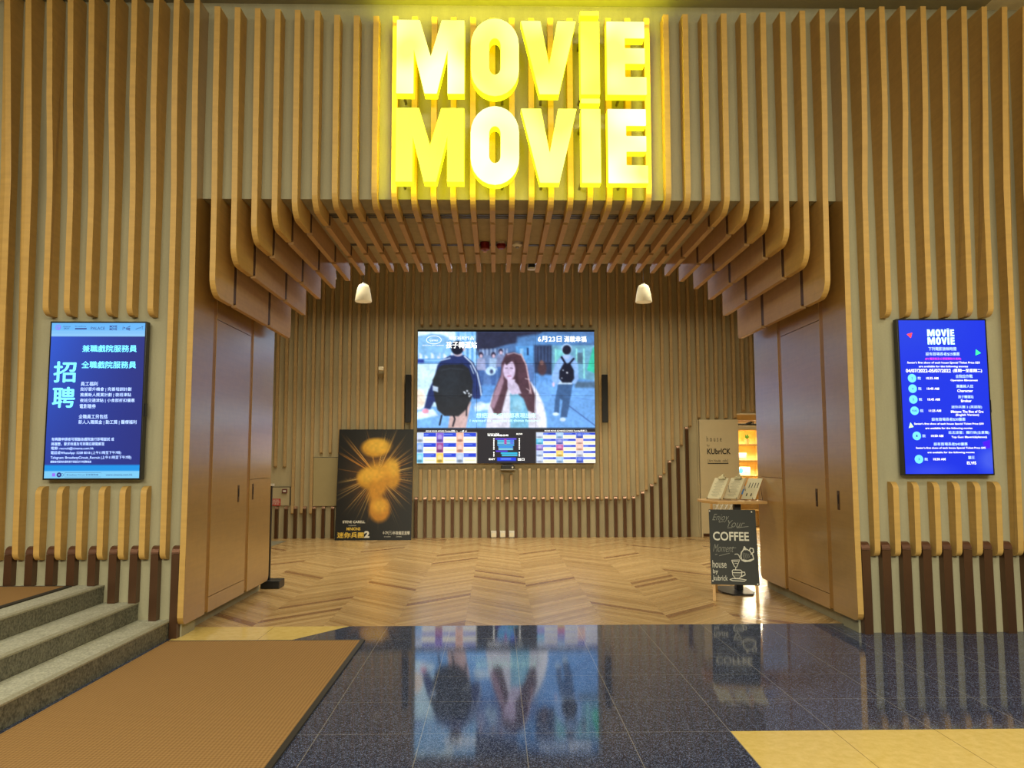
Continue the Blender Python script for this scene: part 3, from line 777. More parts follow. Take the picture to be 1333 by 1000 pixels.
for cx_, cy_, s_, tm in CR:
    mk = MB(); put_disc(mk, pl, cx_, cy_, 4.9, 4.75, .002); mk.build('number_disc', TXT['disc'], t)
    wd_ = 2.9 if len(s_) > 1 else .8; letters(t, pl, 'number_lettering', TXT['navy'], [(s_, cx_-wd_, cx_+wd_, cy_-1.1, cy_+1.1)], 0)
mk = MB(); put_poly(mk, pl, [(8.8, 15.6), (15.5, 13.8), (13.4, 20.1)]); mk.build('red_triangle', TXT['red'], t)
mk = MB(); put_poly(mk, pl, [(87.8, 32.5), (93.6, 36.7), (87.1, 39.4)]); mk.build('green_triangle', TXT['green'], t)
mk = MB(); put_poly(mk, pl, [(8.3, 113.7), (11.7, 118.6), (6, 119.9)]); mk.build('lime_triangle', TXT['lime'], t)
mk = MB(); put_poly(mk, pl, [(89.5, 135.4), (98.5, 132.6), (98, 141.9), (91.9, 142.8)], .0012); mk.build('violet_square', TXT['violet'], t)

# ------------------------------------------------------------------ the video wall
VX0, VX1, VZ0, VZ1 = -1.523, 1.894, 1.396, 3.948
vw = thing('video_wall', (.18, 8.43, VZ0), 'large video wall of twelve panels showing a film scene and showtimes', 'video wall')
U0, U1, V0, V1 = 108, 1157, 98, 882
plv = Plane((VX0+.006, 8.30, VZ1-.008), (1, 0, 0), (0, 0, 1), (0, -1, 0), (VX1-VX0-.012)/(U1-U0), (VZ1-VZ0-.016)/(V1-V0), U0, V0)
p = Paint(U0, U1, V0, V1, 3*96+1, 4*54+1, (104, 158, 222))
# film scene
p.rect(100, 90, 480, 300, (214, 240, 252)); p.poly([(100, 128), (190, 110), (260, 118), (330, 160), (420, 260), (420, 300), (100, 300)], (128, 182, 228), 3)
for i in range(46):
    x = 112+(i*37) % 330; h = 8+(i*13) % 30; p.rect(x, 262-h, x+7, 262, (190+(i*7) % 50, 226, 250), 2, .8)
p.rect(100, 262, 330, 292, (92, 150, 214), 2); p.rect(100, 266, 146, 288, (46, 66, 150), 2); p.rect(146, 268, 290, 278, (140, 200, 240), 2)
p.poly([(100, 292), (330, 292), (300, 560), (100, 560)], (200, 234, 250), 2)
p.rect(330, 95, 470, 330, (128, 190, 240), 2)
for i in range(9): p.rect(345+i*14, 100+(i % 3)*20, 351+i*14, 330, ((70, 130, 210), (200, 230, 250))[i % 2], 1.5, .75)
p.rect(455, 95, 1165, 240, (74, 108, 158), 2)
p.poly([(455, 95), (850, 95), (800, 150), (640, 175), (520, 210), (480, 250), (455, 200)], (42, 46, 70), 3)
p.poly([(700, 130), (830, 110), (1160, 120), (1160, 160), (850, 200), (690, 190)], (84, 136, 196), 5, .8)
p.rect(470, 205, 640, 300, (108, 132, 176), 3)
for i in range(14): p.rect(480+i*12, 200, 485+i*12, 240, ((60, 80, 120), (170, 190, 220))[i % 2], 1.5, .8)
p.rect(690, 185, 800, 290, (86, 150, 214), 2); p.rect(715, 200, 735, 285, (150, 200, 240), 2, .8); p.rect(756, 195, 766, 240, (30, 50, 90), 1.5)
p.rect(798, 180, 905, 410, (44, 56, 86), 4)
for i in range(5): p.rect(806+i*20, 190, 812+i*20, 280, (80, 110, 160), 2, .6)
p.rect(905, 180, 1165, 400, (104, 160, 190), 3); p.rect(925, 205, 1000, 400, (116, 206, 206), 2, .8)
for x in (922, 972, 1048, 1092): p.rect(x, 200, x+7, 380, (150, 240, 226), 1.5, .9)
p.rect(1056, 225, 1088, 290, (70, 90, 110), 2, .8)
p.poly([(1150, 195), (1166, 190), (1166, 350), (1112, 330)], (56, 186, 156), 2)
p.poly([(455, 300), (1165, 395), (1165, 675), (455, 675)], (92, 146, 212), 4); p.rect(460, 292, 800, 420, (82, 112, 168), 6, .8)
p.poly([(800, 395), (1165, 440), (1165, 670), (870, 670)], (112, 168, 232), 6, .7)
p.line([(1000, 540), (1157, 660)], 5, (60, 92, 160)); p.line([(840, 470), (1157, 510)], 3, (80, 120, 190), .7); p.line([(900, 480), (1157, 560)], 3, (90, 130, 200), .5)
p.ell(845, 320, 26, 42, (70, 52, 60), 3); p.ell(842, 285, 12, 14, (120, 90, 90), 2); p.rect(1040, 400, 1160, 436, (72, 92, 110), 4, .8)
# distant pedestrians
for cx, cy, c in ((482, 290, (150, 160, 200)), (556, 290, (150, 180, 215)), (600, 270, (120, 130, 170))):
    p.ell(cx, cy-52, 14, 17, (50, 46, 70), 1.5); p.ell(cx+1, cy-44, 9, 11, (200, 176, 196), 1.5)
    p.poly([(cx-22, cy-30), (cx+22, cy-30), (cx+32, cy+45), (cx-30, cy+45)], c, 2); p.poly([(cx-22, cy+40), (cx+20, cy+40), (cx+12, cy+130), (cx-10, cy+130)], (66, 100, 160), 2)
p.ell(540, 335, 30, 26, (186, 222, 245), 2); p.ell(545, 338, 10, 14, (60, 70, 110), 2)
# ground on the left, pale wall and orange glow
p.poly([(100, 555), (300, 540), (540, 520), (540, 675), (100, 675)], (118, 176, 238), 3); p.poly([(100, 580), (200, 560), (230, 600), (100, 625)], (210, 235, 250), 3)
p.ell(114, 505, 40, 60, (240, 222, 205), 4)
p.poly([(440, 545), (560, 520), (570, 560), (450, 575)], (210, 232, 250), 3, .8); p.ell(480, 540, 30, 22, (220, 236, 250), 3, .7)
# man with the big rucksack, seen from behind
p.poly([(300, 242), (385, 240), (440, 285), (470, 350), (490, 460), (476, 500), (440, 500), (420, 470), (400, 520), (240, 520), (205, 520), (184, 562), (148, 556), (170, 460), (205, 380), (225, 300), (250, 268)], (36, 50, 100), 2)
p.poly([(300, 598), (400, 500), (425, 520), (395, 675), (290, 675)], (198, 168, 166), 2)
p.poly([(232, 312), (262, 296), (375, 292), (412, 320), (436, 400), (430, 495), (400, 560), (352, 604), (268, 602), (226, 566), (206, 480), (196, 390)], (36, 40, 46), 2)
p.ell(300, 420, 70, 90, (48, 58, 68), 20, .35); p.line([(250, 330), (300, 318), (380, 326)], 3, (70, 80, 96), .7); p.line([(240, 480), (330, 500), (420, 470)], 3, (26, 28, 34), .8)
p.line([(252, 600), (240, 655)], 9, (20, 22, 34)); p.line([(322, 600), (330, 620), (318, 662)], 9, (20, 22, 34)); p.line([(400, 540), (398, 600)], 7, (20, 22, 34))
p.poly([(197, 422), (230, 432), (229, 462), (198, 452)], (170, 190, 214), 1.2)
p.ell(346, 232, 26, 16, (196, 180, 196), 2); p.ell(343, 196, 38, 42, (22, 26, 44), 1.5); p.ell(381, 205, 5, 12, (220, 190, 210), 1.5)
p.line([(385, 247), (430, 290), (460, 350), (478, 430), (484, 480)], 7, (206, 226, 246)); p.line([(245, 272), (300, 258)], 6, (190, 215, 245))
p.line([(420, 300), (440, 350)], 5, (190, 215, 240)); p.ell(156, 574, 20, 16, (220, 150, 176), 2); p.poly([(140, 590), (180, 584), (160, 606)], (225, 240, 252), 2)
for x, y in ((390, 468), (402, 455), (412, 470), (425, 478), (384, 462), (415, 485)): p.ell(x, y, 5, 5, (226, 236, 248), 1.2)
# woman with long hair
p.poly([(590, 400), (650, 430), (780, 400), (822, 470), (850, 540), (868, 620), (868, 675), (512, 675), (525, 560), (550, 480)], (206, 206, 222), 2)
p.poly([(800, 430), (850, 530), (868, 620), (868, 675), (820, 675), (815, 560)], (226, 228, 238), 4)
p.poly([(655, 470), (735, 476), (762, 560), (765, 675), (655, 675)], (110, 172, 206), 2); p.ell(700, 540, 30, 40, (150, 200, 220), 6, .6)
p.poly([(672, 222), (630, 232), (604, 290), (600, 360), (562, 450), (540, 540), (560, 590), (600, 600), (622, 510), (645, 430), (700, 470), (735, 500), (760, 570), (800, 590), (804, 480), (770, 390), (750, 290), (722, 234)], (78, 54, 66), 2.5)
p.poly([(612, 300), (600, 370), (566, 450), (538, 545), (560, 560), (595, 470), (618, 400)], (170, 138, 160), 3, .85); p.line([(720, 234), (752, 300), (766, 380), (780, 470)], 8, (214, 178, 184), .8); p.line([(640, 236), (680, 226), (720, 240)], 6, (190, 172, 190), .8)
p.poly([(640, 385), (690, 385), (722, 470), (665, 478), (640, 430)], (196, 184, 212), 2)
p.ell(650, 330, 36, 60, (202, 184, 216), 2); p.poly([(676, 250), (700, 280), (706, 420), (684, 400), (688, 320)], (66, 46, 58), 2); p.poly([(618, 280), (640, 252), (690, 250), (668, 275), (634, 300)], (66, 48, 60), 2)
p.line([(628, 318), (642, 317)], 4, (70, 56, 80)); p.line([(656, 317), (672, 319)], 4, (70, 56, 80)); p.line([(646, 322), (642, 346), (650, 348)], 3, (164, 142, 180)); p.line([(642, 366), (660, 366)], 5, (176, 104, 140))
p.line([(745, 380), (770, 386)], 4, (230, 210, 215), .8); p.line([(752, 440), (772, 455), (770, 470)], 4, (230, 210, 215), .8)
# young man with the small rucksack, seen from behind
p.poly([(962, 242), (1028, 242), (1058, 290), (1062, 380), (1046, 412), (1030, 412), (915, 412), (900, 380), (922, 290)], (136, 176, 230), 2)
p.poly([(940, 412), (1028, 412), (1012, 500), (992, 610), (952, 612), (966, 510), (950, 500), (944, 588), (914, 588), (922, 500)], (58, 92, 138), 2)
p.poly([(955, 395), (1020, 395), (1024, 415), (935, 415)], (190, 215, 240), 1.5)
p.ell(993, 203, 31, 33, (170, 200, 236), 2); p.ell(993, 208, 26, 29, (26, 28, 48), 1.5); p.poly([(972, 238), (1015, 238), (1005, 262), (975, 262)], (160, 186, 230), 2)
p.line([(962, 252), (985, 292)], 12, (24, 28, 50)); p.line([(1034, 262), (1008, 292)], 12, (24, 28, 50)); p.poly([(972, 290), (1012, 288), (1034, 330), (1036, 380), (1020, 405), (965, 405), (946, 380), (948, 335)], (22, 26, 44), 2)
p.ell(994, 345, 5, 5, (235, 240, 250), 1.2); p.ell(970, 330, 4, 3, (200, 215, 235), 1.2); p.ell(962, 378, 4, 3, (200, 215, 235), 1.2)
p.ell(925, 592, 19, 10, (206, 230, 250), 1.5); p.ell(966, 624, 17, 12, (206, 230, 250), 1.5); p.ell(912, 416, 8, 14, (206, 190, 220), 1.5)
p.noise(.07, 9, 3); p.noise(.08, 3, 4)
B_ = p.I.copy(); B_[1:-1, 1:-1] = (p.I[1:-1, 1:-1]*4 + p.I[:-2, 1:-1]*2 + p.I[2:, 1:-1]*2 + p.I[1:-1, :-2]*2 + p.I[1:-1, 2:]*2 + p.I[:-2, :-2] + p.I[2:, 2:] + p.I[:-2, 2:] + p.I[2:, :-2])/16; p.I = B_
# row of showtimes
p.rect(100, 676, 1165, 890, (30, 28, 36))
def board(x0, cols, nrow, thumbs):
    H = 180/nrow
    p.rect(x0, 700, x0+355, 882, (252, 246, 220), 1)
    for c in range(3):
        cx = x0+c*118
        for r in range(nrow):
            y = 700+r*H
            p.rect(cx+(42 if c < 2 or nrow == 3 else 42), y+2, cx+116, y+H*.42, (30, 62, 200), 1)
            p.line([(cx+46, y+H*.18), (cx+70+((r*17+c*23) % 40), y+H*.18)], 3, (170, 200, 250), .8)
            if (r+c) % 2 == 0: p.line([(cx+46, y+H*.33), (cx+64+((r*11+c*31) % 40), y+H*.33)], 3, (150, 190, 250), .7)
            p.line([(cx+52, y+H*.72), (cx+106, y+H*.72)], 6, (226, 206, 120), .55)
            tc = thumbs[(r*3+c) % len(thumbs)]
            p.rect(cx, y+1, cx+41, y+H-1, tc, 1); p.ell(cx+20, y+H*.45, 13, H*.26, tuple(min(255, int(v*.6+90)) for v in tc), 2); p.ell(cx+20, y+H*.8, 16, H*.14, tuple(int(v*.5) for v in tc), 2, .7)
TH = [(190, 205, 235), (120, 90, 200), (236, 172, 150), (130, 170, 230), (150, 70, 140), (236, 172, 150), (120, 200, 236), (236, 196, 84), (170, 190, 220)]
board(104, 3, 3, TH); board(808, 3, 5, [(190, 205, 235), (150, 190, 240), (60, 90, 210), (90, 190, 236), (110, 120, 210), (236, 186, 176), (140, 120, 210), (190, 80, 150), (236, 180, 160), (170, 190, 230), (236, 196, 84), (190, 195, 220)])
for i, (a, b, c) in enumerate(((566, 692, (90, 70, 220)), (580, 678, (70, 190, 236)), (580, 678, (120, 210, 240)), (580, 678, (70, 170, 236)), (585, 672, (60, 150, 240)), (586, 672, (140, 225, 250)), (570, 640, (80, 50, 200)), (600, 698, (40, 190, 230)), (606, 698, (70, 200, 240)))):
    y = 734+i*12; p.rect(a, y, b, y+9, c, 1)
p.rect(620, 738, 634, 770, (170, 60, 150), 1); p.rect(655, 738, 676, 770, (70, 90, 220), 1, .7); p.rect(578, 848, 690, 868, (24, 60, 220), 1); p.rect(600, 853, 660, 860, (120, 170, 250), 1, .8)
us = [U0+(U1-U0)*i/3 for i in range(4)]; vs_ = [98, 288, 482, 672, 882]
vs_ = [V0, 290, 482, 674, V1]
for r in range(4):
    for c in range(3):
        a = plv.at(us[c], vs_[r]); b = plv.at(us[c+1], vs_[r+1])
        g = .0035
        h = MB().box(a.x+.001, b.x-.001, 8.30, 8.40, b.z+.001, a.z-.001).build('display_panel', M['black'], vw)
        gu, gv = g/plv.su, g/plv.sv
        p.mesh('picture', plv, EM, h, us[c]+gu*.6, us[c+1]-gu*.6, vs_[r]+gv*.6, vs_[r+1]-gv*(.6 if r != 2 else 2.5), .001)
MB().box(VX0+.2, VX1-.2, 8.40, 8.43, VZ0+.3, VZ1-.3).build('mounting_frame', M['blackm'], vw)
MB().box(VX0-.004, VX1+.004, 8.31, 8.40, VZ1, VZ1+.03).build('top_trim', M['black'], vw)
letters(vw, plv, 'film_title_lettering', TXT['wh'], [('6月23日', 822, 962, 125, 160, .03), ('滿載幸福', 978, 1110, 125, 160, .03), ('孩子轉運站', 276, 458, 158, 198, .03), ('是枝裕和作品', 290, 440, 125, 148, .0),
    ('Cannes', 178, 226, 142, 156, 0), ('FESTIVAL DE CANNES', 136, 262, 178, 184, 0)])
letters(vw, plv, 'subtitle_lettering', TXT['mint'], [('想把這些細節都表現出來', 455, 808, 585, 614, .01), ('I wanted to express all those features', 418, 832, 622, 642, .0)])
mk = MB(); put_ring(mk, plv, 203, 148, 44, 24, 2.5, .003); mk.build('oval_emblem', TXT['wh'], vw)
letters(vw, plv, 'schedule_lettering', TXT['wh'], [('MOVIE MOVIE 4/7/2022 Monday(星期一)', 160, 344, 686, 698, .01), ('一樓 3/F', 362, 400, 687, 697, .01), ('MOVIE MOVIE ADVANCE 5/7/2022 Tuesday(星期二)', 858, 1108, 685, 697, .01),
    ('SCREEN 銀幕', 522, 590, 704, 712, 0), ('可供選擇座位表', 522, 645, 712, 722, .02), ('ROW', 692, 728, 704, 714, .01), ('EXIT', 530, 566, 852, 862, .02), ('出口', 700, 738, 850, 866, .02)])
mk = MB()
for i in range(11):
    if i == 7: continue
    for x in (556, 706): put_rect(mk, plv, x, 734+i*10, x+6, 741+i*10, .002)
mk.build('row_marks', TXT['wh'], vw)

for sx, lab in ((-1.742, 'left'), (2.02, 'right')):
    t = thing('column_speaker', (sx+.055, 8.3, 2.18), f'slim black column loudspeaker just {lab} of the video wall', 'speaker', 'column loudspeakers beside the video wall')
    MB().box(sx, sx+.11, 8.22, 8.32, 2.18, 3.10).build('cabinet', M['black'], t, bevel=.006)
    MB().box(sx+.008, sx+.102, 8.214, 8.22, 2.20, 3.08).build('grille', M['blackm'], t)
    MB().box(sx+.035, sx+.075, 8.32, 8.43, 2.4, 2.46).box(sx+.035, sx+.075, 8.32, 8.43, 2.85, 2.91).build('bracket', M['blackm'], t)
t = thing('sensor_camera', (.21, 8.3, 1.28), 'small black camera unit on a bracket under the video wall', 'camera')
MB().box(.09, .33, 8.19, 8.38, 1.30, 1.372).build('body', M['black'], t, bevel=.008)
MB().lathe([(.018, 0), (.018, .006)], .30, 8.184, 14, axis='y', cz=1.33).build('lens', M['white'], t)
MB().box(.07, .36, 8.19, 8.43, 1.278, 1.30).build('bracket', M['grey'], t)

# ------------------------------------------------------------------ back wall fins and posts
YW = 8.43
def back_fin(x, z0, z1, r0, r1, label, group):
    ph = math.sin(x*1.7+.4)
    def d(z): return .085 + .028*math.sin(z*1.1+x*.9) + .012*ph
    pts = []
    if r0: pts += [(YW, z0)] + [(YW-d(z0)+r0+r0*math.cos(a), z0+r0+r0*math.sin(a)) for a in np.linspace(-PI/2, -PI, 5)]
    else: pts += [(YW, z0), (YW-d(z0), z0)]
    if z1-z0 > .6:
        for z in np.linspace(z0+.12, z1-.12, 8): pts.append((YW-d(z), z))
    if r1: pts += [(YW-d(z1)+r1+r1*math.cos(a), z1-r1+r1*math.sin(a)) for a in np.linspace(PI, PI/2, 5)] + [(YW, z1)]
    else: pts += [(YW-d(z1), z1), (YW, z1)]
    o = MB().yz(pts, x-.025, x+.025).build('wooden_fin', M['finb'], origin=(x, YW, z0))
    return tag(o, label, 'wooden fin', group)
FX = [-1.448+.1727*i for i in range(-16, 39)]
PX = [-1.532+.1727*i for i in range(-16, 39)]
cu = cl = clf = crt = 0
for x in FX:
    if x < -4.35:
        continue
    if -1.50 < x < 1.88:
        cu += 1
        back_fin(x, 4.07, 5.29, .04, 0, f'wooden fin on the back wall above the video wall, {nth(cu)} from the left', 'fins above the video wall')
        back_fin(x, .69, 1.205 if .1 < x < .35 else 1.31, .03, .04, f'short wooden fin on the back wall below the video wall, {nth(cu)} from the left', 'short fins below the video wall')
    elif x < 0:
        clf += 1
        z0 = 1.34 if x < -4.0 else .46 if x < -3.5 else 1.6 if x < -2.9 else .69
        back_fin(x, z0, 5.29, .03, 0, f'tall wooden fin on the back wall left of the video wall, {nth(clf)} from the left', 'tall back wall fins left of the video wall')
    else:
        if x > 5.35: continue
        crt += 1
        z0 = float(np.interp(x, [2.55, 2.70, 2.88, 3.05, 3.22, 3.4, 3.57, 3.75, 3.86], [.70, .78, .885, 1.02, 1.2, 1.476, 1.755, 2.14, 2.26]))
        if x > 3.8: z0 = 2.262 if x < 4.7 else 2.40
        back_fin(x, z0, 5.29, .03, 0, f'tall wooden fin on the back wall right of the video wall, {nth(crt)} from the screen', 'tall back wall fins right of the video wall')
def small_post(x, z1, label, group):
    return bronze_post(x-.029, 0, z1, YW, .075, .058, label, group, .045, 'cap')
i = 0
for j in range(6, -1, -1):
    i += 1; small_post(-3.108-.1755*j, .60, f'low bronze post on the back wall left of the burst poster, {nth(i)} from the left', 'bronze posts left of the poster')
i = 0
for x in PX:
    if -1.6 < x < 1.85:
        i += 1; small_post(x, .775, f'low bronze post on the back wall below the video wall, {nth(i)} from the left', 'bronze posts below the video wall')
i = 0
for x, z in ((1.925, .775), (2.098, .775), (2.272, .775), (2.445, .775), (2.618, .775), (2.792, .87), (2.97, 1.005), (3.143, 1.17), (3.318, 1.455), (3.487, 1.735), (3.665, 2.10)):
    i += 1; small_post(x, z, f'bronze post in the row rising rightwards from the video wall, {nth(i)} from left', 'bronze posts rising toward the cafe panel')

# access panels, sign, sensor
o = MB().box(-3.49, -2.90, 8.395, 8.43, .605, 1.52).build('access_panel', M['panel'], bevel=.003); tag(o, 'square sand coloured access panel on the back wall left of the poster', 'panel')
MB().box(-3.50, -2.89, 8.42, 8.43, .597, 1.528).build('frame', M['hole'], o)
t = thing('low_access_panel', (-4.1, 8.43, .6), 'low concrete coloured access panel with dark seam at the far left of the back wall', 'panel')
MB().box(-4.33, -3.93, 8.40, 8.43, .62, .96).build('panel', M['conc_in'], t); MB().box(-4.35, -3.92, 8.402, 8.43, .96, .972).box(-3.93, -3.92, 8.402, 8.43, .62, .972).build('seam', M['hole'], t)
t = thing('fire_notice', (-4.19, 8.39, .60), 'small red rectangular notice with white grid on the low access panel', 'sign')
MB().box(-4.275, -4.10, 8.385, 8.40, .615, .745).build('plate', M['redsign'], t)
pl_ = Plane((-4.275, 8.385, .745), (1, 0, 0), (0, 0, 1), (0, -1, 0), 1, 1)
mb = MB(); put_rect(mb, pl_, .01, .058, .165, .068); put_text(mb, pl_, '消防', .02, .155, .01, .05, .002, 0); put_text(mb, pl_, 'FIRE', .02, .155, .08, .115, .002, 0); mb.build('lettering', M['white'], t)
t = thing('call_point', (-4.02, 8.39, .86), 'small maroon wall box with white label above the red notice', 'box')
MB().box(-4.07, -3.975, 8.365, 8.40, .85, .93).build('body', M['maroon'], t, bevel=.006); MB().box(-4.05, -3.995, 8.36, 8.365, .875, .905).build('label_plate', M['white'], t)
o = MB().box(-2.262, -2.166, 8.25, 8.345, 3.18, 3.255).build('wall_sensor', M['cream'], bevel=.012); tag(o, 'small cream box sensor high on the fins left of the video wall', 'sensor')
for i, x in enumerate((-.055, .115, .285)):
    o = MB().box(x-.052, x+.052, 8.29, 8.43, .015, .13).build('floor_box', M['white'], bevel=.006)
    tag(o, f'small white box at the foot of the back wall, {["leftmost", "middle", "rightmost"][i]} of three', 'box', 'small white boxes by the floor')
    MB().box(x-.04, x+.04, 8.285, 8.29, .025, .095).build('cover', M['pink'] if False else M['cream'], o)
    MB().box(x-.04, x+.04, 8.30, 8.42, 0, .015).build('foot', M['grey'], o)

# pendants and spotlights
for x, side in ((-1.935, 'left'), (2.152, 'right')):
    t = thing('pendant_lamp', (x, 4.5, 3.77), f'cream bell-shaped pendant hanging {side} of the video wall', 'pendant', 'cream pendants')
    pr = [(.118, 0), (.122, .008), (.105, .12), (.088, .20), (.068, .245), (.035, .262), (.012, .268)]
    MB().lathe(pr, x, 4.5, 28, cz=3.77).build('shade', M['shade'], t, smooth=True)
    MB().tube([(x, 4.5, 4.03), (x, 4.5, 5.29)], .004, 6).build('cord', M['blackm'], t)
    MB().lathe([(.03, 0), (.022, .02)], x, 4.5, 14, cz=4.03).build('cap', M['grey'], t)
for (x, y, z), lab in (((.448, 2.95, 3.90), 'small black spotlight with white rim hanging above the video wall'), ((-2.04, 2.8, 3.74), 'small black spotlight with white rim by the left end of the portal ceiling')):
    t = thing('spotlight', (x, y, z), lab, 'spotlight')
    MB().lathe([(.05, 0), (.05, .05), (.02, .09), (.03, .13), (.045, .16)], x, y, 18, cz=z).build('body', M['black'], t, smooth=True)
    MB().lathe([(.056, -.02), (.056, 0)], x, y, 18, cz=z).build('rim', M['white'], t)
    MB().tube([(x, y, z+.16), (x, y, 5.3)], .008, 6).build('rod', M['black'], t)

# ------------------------------------------------------------------ burst poster (plain golden burst, no figures)
ps = thing('poster_board', (-2.28, 8.1, 0), 'large black poster board with golden starburst leaning on the back wall', 'poster')
o_ = Vector((-2.985, 8.00, .0)); right = Vector((1, 0, 0)); up = Vector((0, .26, 2.06)).normalized(); nrm = Vector((0, -1, 0)).cross(Vector((0, 0, 0)))
nrm = right.cross(up).normalized()
if nrm.y > 0: nrm = -nrm
PWd, PHt = 1.405, 2.07
MB().obox(o_, right*PWd, -nrm*.03, up*PHt).build('board', M['blackm'], ps)
plp = Plane(o_+up*PHt, right, up, nrm, PWd/540, PHt/790, 205, 115)
q = Paint(205, 745, 115, 905, 181, 265, (10, 9, 8))
cx, cy = 490, 450
dx, dy = q.X-cx, q.Y-cy; ang = np.arctan2(dy, dx); rad = np.hypot(dx/1.0, dy/1.15)
rs = np.random.RandomState(5)
q.lay((1-rad/330).clip(0, 1)**1.6*.8, (196, 120, 26))
for i in range(110):
    a = rs.rand()*2*PI; w = .006+.02*rs.rand(); L = 170+140*rs.rand(); d = np.abs((ang-a+PI) % (2*PI)-PI)
    q.lay((1-d/w).clip(0, 1)*(1-((rad-90)/L)).clip(0, 1)*(rad > 60)*.85, (255, 214, 130) if i % 2 else (226, 150, 50))
q.ell(470, 250, 100, 66, (206, 150, 40), 8); q.ell(490, 235, 84, 50, (232, 184, 62), 14, .9)
q.ell(590, 440, 62, 105, (204, 146, 38), 8, .95, -.2); q.ell(598, 390, 44, 60, (230, 180, 60), 14, .9)
q.ell(430, 470, 84, 72, (200, 144, 38), 8); q.ell(420, 450, 60, 48, (226, 176, 58), 14, .9)
q.ell(505, 520, 60, 130, (204, 142, 36), 12, .95, .4); q.ell(515, 690, 76, 90, (196, 132, 34), 10, .95); q.ell(515, 665, 54, 50, (224, 170, 54), 14, .85)
q.ell(490, 420, 70, 60, (236, 180, 60), 20, .8)
q.noise(.06, 5, 8)
q.mesh('print', plp, attr_mat('poster print', 0, .45), ps, 207, 743, 117, 903, .002)
TP = {'w': M['white'], 'y': plain('yellow print', (228, 190, 70), .5)}
letters(ps, plp, 'white_lettering', TP['w'], [('STEVE CARELL', 256, 416, 768, 786, .03), ('2', 412, 450, 840, 888, .05), ('6·29(三)', 545, 610, 842, 868, .02), ('半夜瘋狂直擊', 614, 736, 842, 868, .02), ('ILLUMINATION', 300, 352, 799, 806, 0), ('IN CINEMAS', 555, 600, 878, 884, 0), ('UNIVERSAL', 640, 680, 878, 884, 0)])
letters(ps, plp, 'yellow_lettering', TP['y'], [('迷你兵團', 222, 408, 850, 888, .035), ('MINIONS', 286, 384, 815, 836, .03)])

# ------------------------------------------------------------------ cafe panel, shop
t = thing('cafe_sign_panel', (4.28, 8.4, 0), 'tall sand coloured panel with cafe name in small dark letters', 'sign')
MB().box(3.905, 4.655, 8.33, 8.43, .0, 2.235).build('panel', M['sand'], t, bevel=.004)
MB().box(3.87, 3.893, 8.38, 8.43, 0, 2.235).build('edge_post', M['conc_in'], t)
MB().box(3.93, 4.60, 8.322, 8.33, .012, .07).build('skirting', M['bronze'], t)
pk = Plane((3.905, 8.33, 2.235), (1, 0, 0), (0, 0, 1), (0, -1, 0), 1, 1)
mb = MB()
put_text(mb, pk, 'house', .13, .42, .318, .42, .002, -.005, spacing=1.6); put_text(mb, pk, 'by', .135, .185, .47, .53, .002, -.01)
put_text(mb, pk, 'KUbrICK', .135, .59, .555, .665, .003, .025); put_text(mb, pk, 'Art House  cafe', .165, .51, .765, .81, .002, 0)
put_line(mb, pk, [(.14, .84), (.54, .84)], .018, .002); put_line(mb, pk, [(.15, .76), (.15, .83)], .006, .002); put_line(mb, pk, [(.53, .76), (.53, .83)], .006, .002); put_line(mb, pk, [(.36, .765), (.36, .81)], .005, .002)
mb.build('sign_lettering', M['ink'], t)

sh = thing('display_shelf', (5.6, 10.7, 0), 'honey coloured lit bookshelf in the shop beyond the doorway', 'shelf')
MB().box(4.9, 6.6, 10.85, 10.9, 0, 2.13).build('back_panel', M['shelf'], sh)
for z in (.35, .75, 1.085, 1.42, 1.77, 2.10): MB().box(4.9, 6.6, 10.5, 10.85, z, z+.03).build('shelf_board', M['shelf'], sh)
for x in (4.87, 5.79, 6.6): MB().box(x, x+.03, 10.5, 10.85, 0, 2.13).build('side_panel', M['shelf'], sh)
for z, s in ((2.06, 4), (1.73, 4), (1.385, 4), (1.05, 3)):
    l = bpy.data.lights.new('shelf_lamp', 'AREA'); l.shape = 'RECTANGLE'; l.size = .8; l.size_y = .05; l.energy = s*5; l.color = (1, .9, .62)
    lo = bpy.data.objects.new('shelf_lamp', l); lo.location = (5.35, 10.56, z); COL.objects.link(lo); lo.parent = sh; lo.location = Vector((5.35, 10.56, z))-Vector(sh.location); lo.rotation_euler = (-.5, 0, 0)
tp = thing('potted_plant', (5.55, 10.66, 1.80), 'small green plant in a terracotta pot on the lit bookshelf', 'plant')
MB().lathe([(.04, 0), (.055, .11), (.058, .11), (.05, .115)], 5.55, 10.66, 18, cz=1.80).build('pot', M['terra'], tp, smooth=True)
lf = MB(); rs = random.Random(3)
for i in range(34):
    a = rs.random()*2*PI; L = .07+.06*rs.random(); e = .3+rs.random()*1.1
    b = Vector((5.55, 10.66, 1.91+.03*rs.random())); d = Vector((math.cos(a)*math.cos(e), math.sin(a)*math.cos(e), math.sin(e)*.8)); s_ = Vector((-math.sin(a), math.cos(a), 0))*.018
    lf.add([b, b+d*L*.5+s_, b+d*L, b+d*L*.5-s_], [(0, 1, 2, 3)])
lf.build('leaves', M['leaf'], tp)
tb = thing('picture_book', (5.4, 10.6, 1.45), 'white and pink picture book standing on the middle lit shelf', 'book')
MB().box(5.31, 5.51, 10.60, 10.62, 1.452, 1.61).build('cover', M['paper'], tb); MB().box(5.33, 5.49, 10.596, 10.60, 1.49, 1.59).build('cover_print', M['pink'], tb)
tb = thing('picture_book', (5.45, 10.6, 1.12), 'white book with blue and pink circles on the lower lit shelf', 'book')
MB().box(5.31, 5.58, 10.60, 10.625, 1.117, 1.30).build('cover', M['white'], tb)
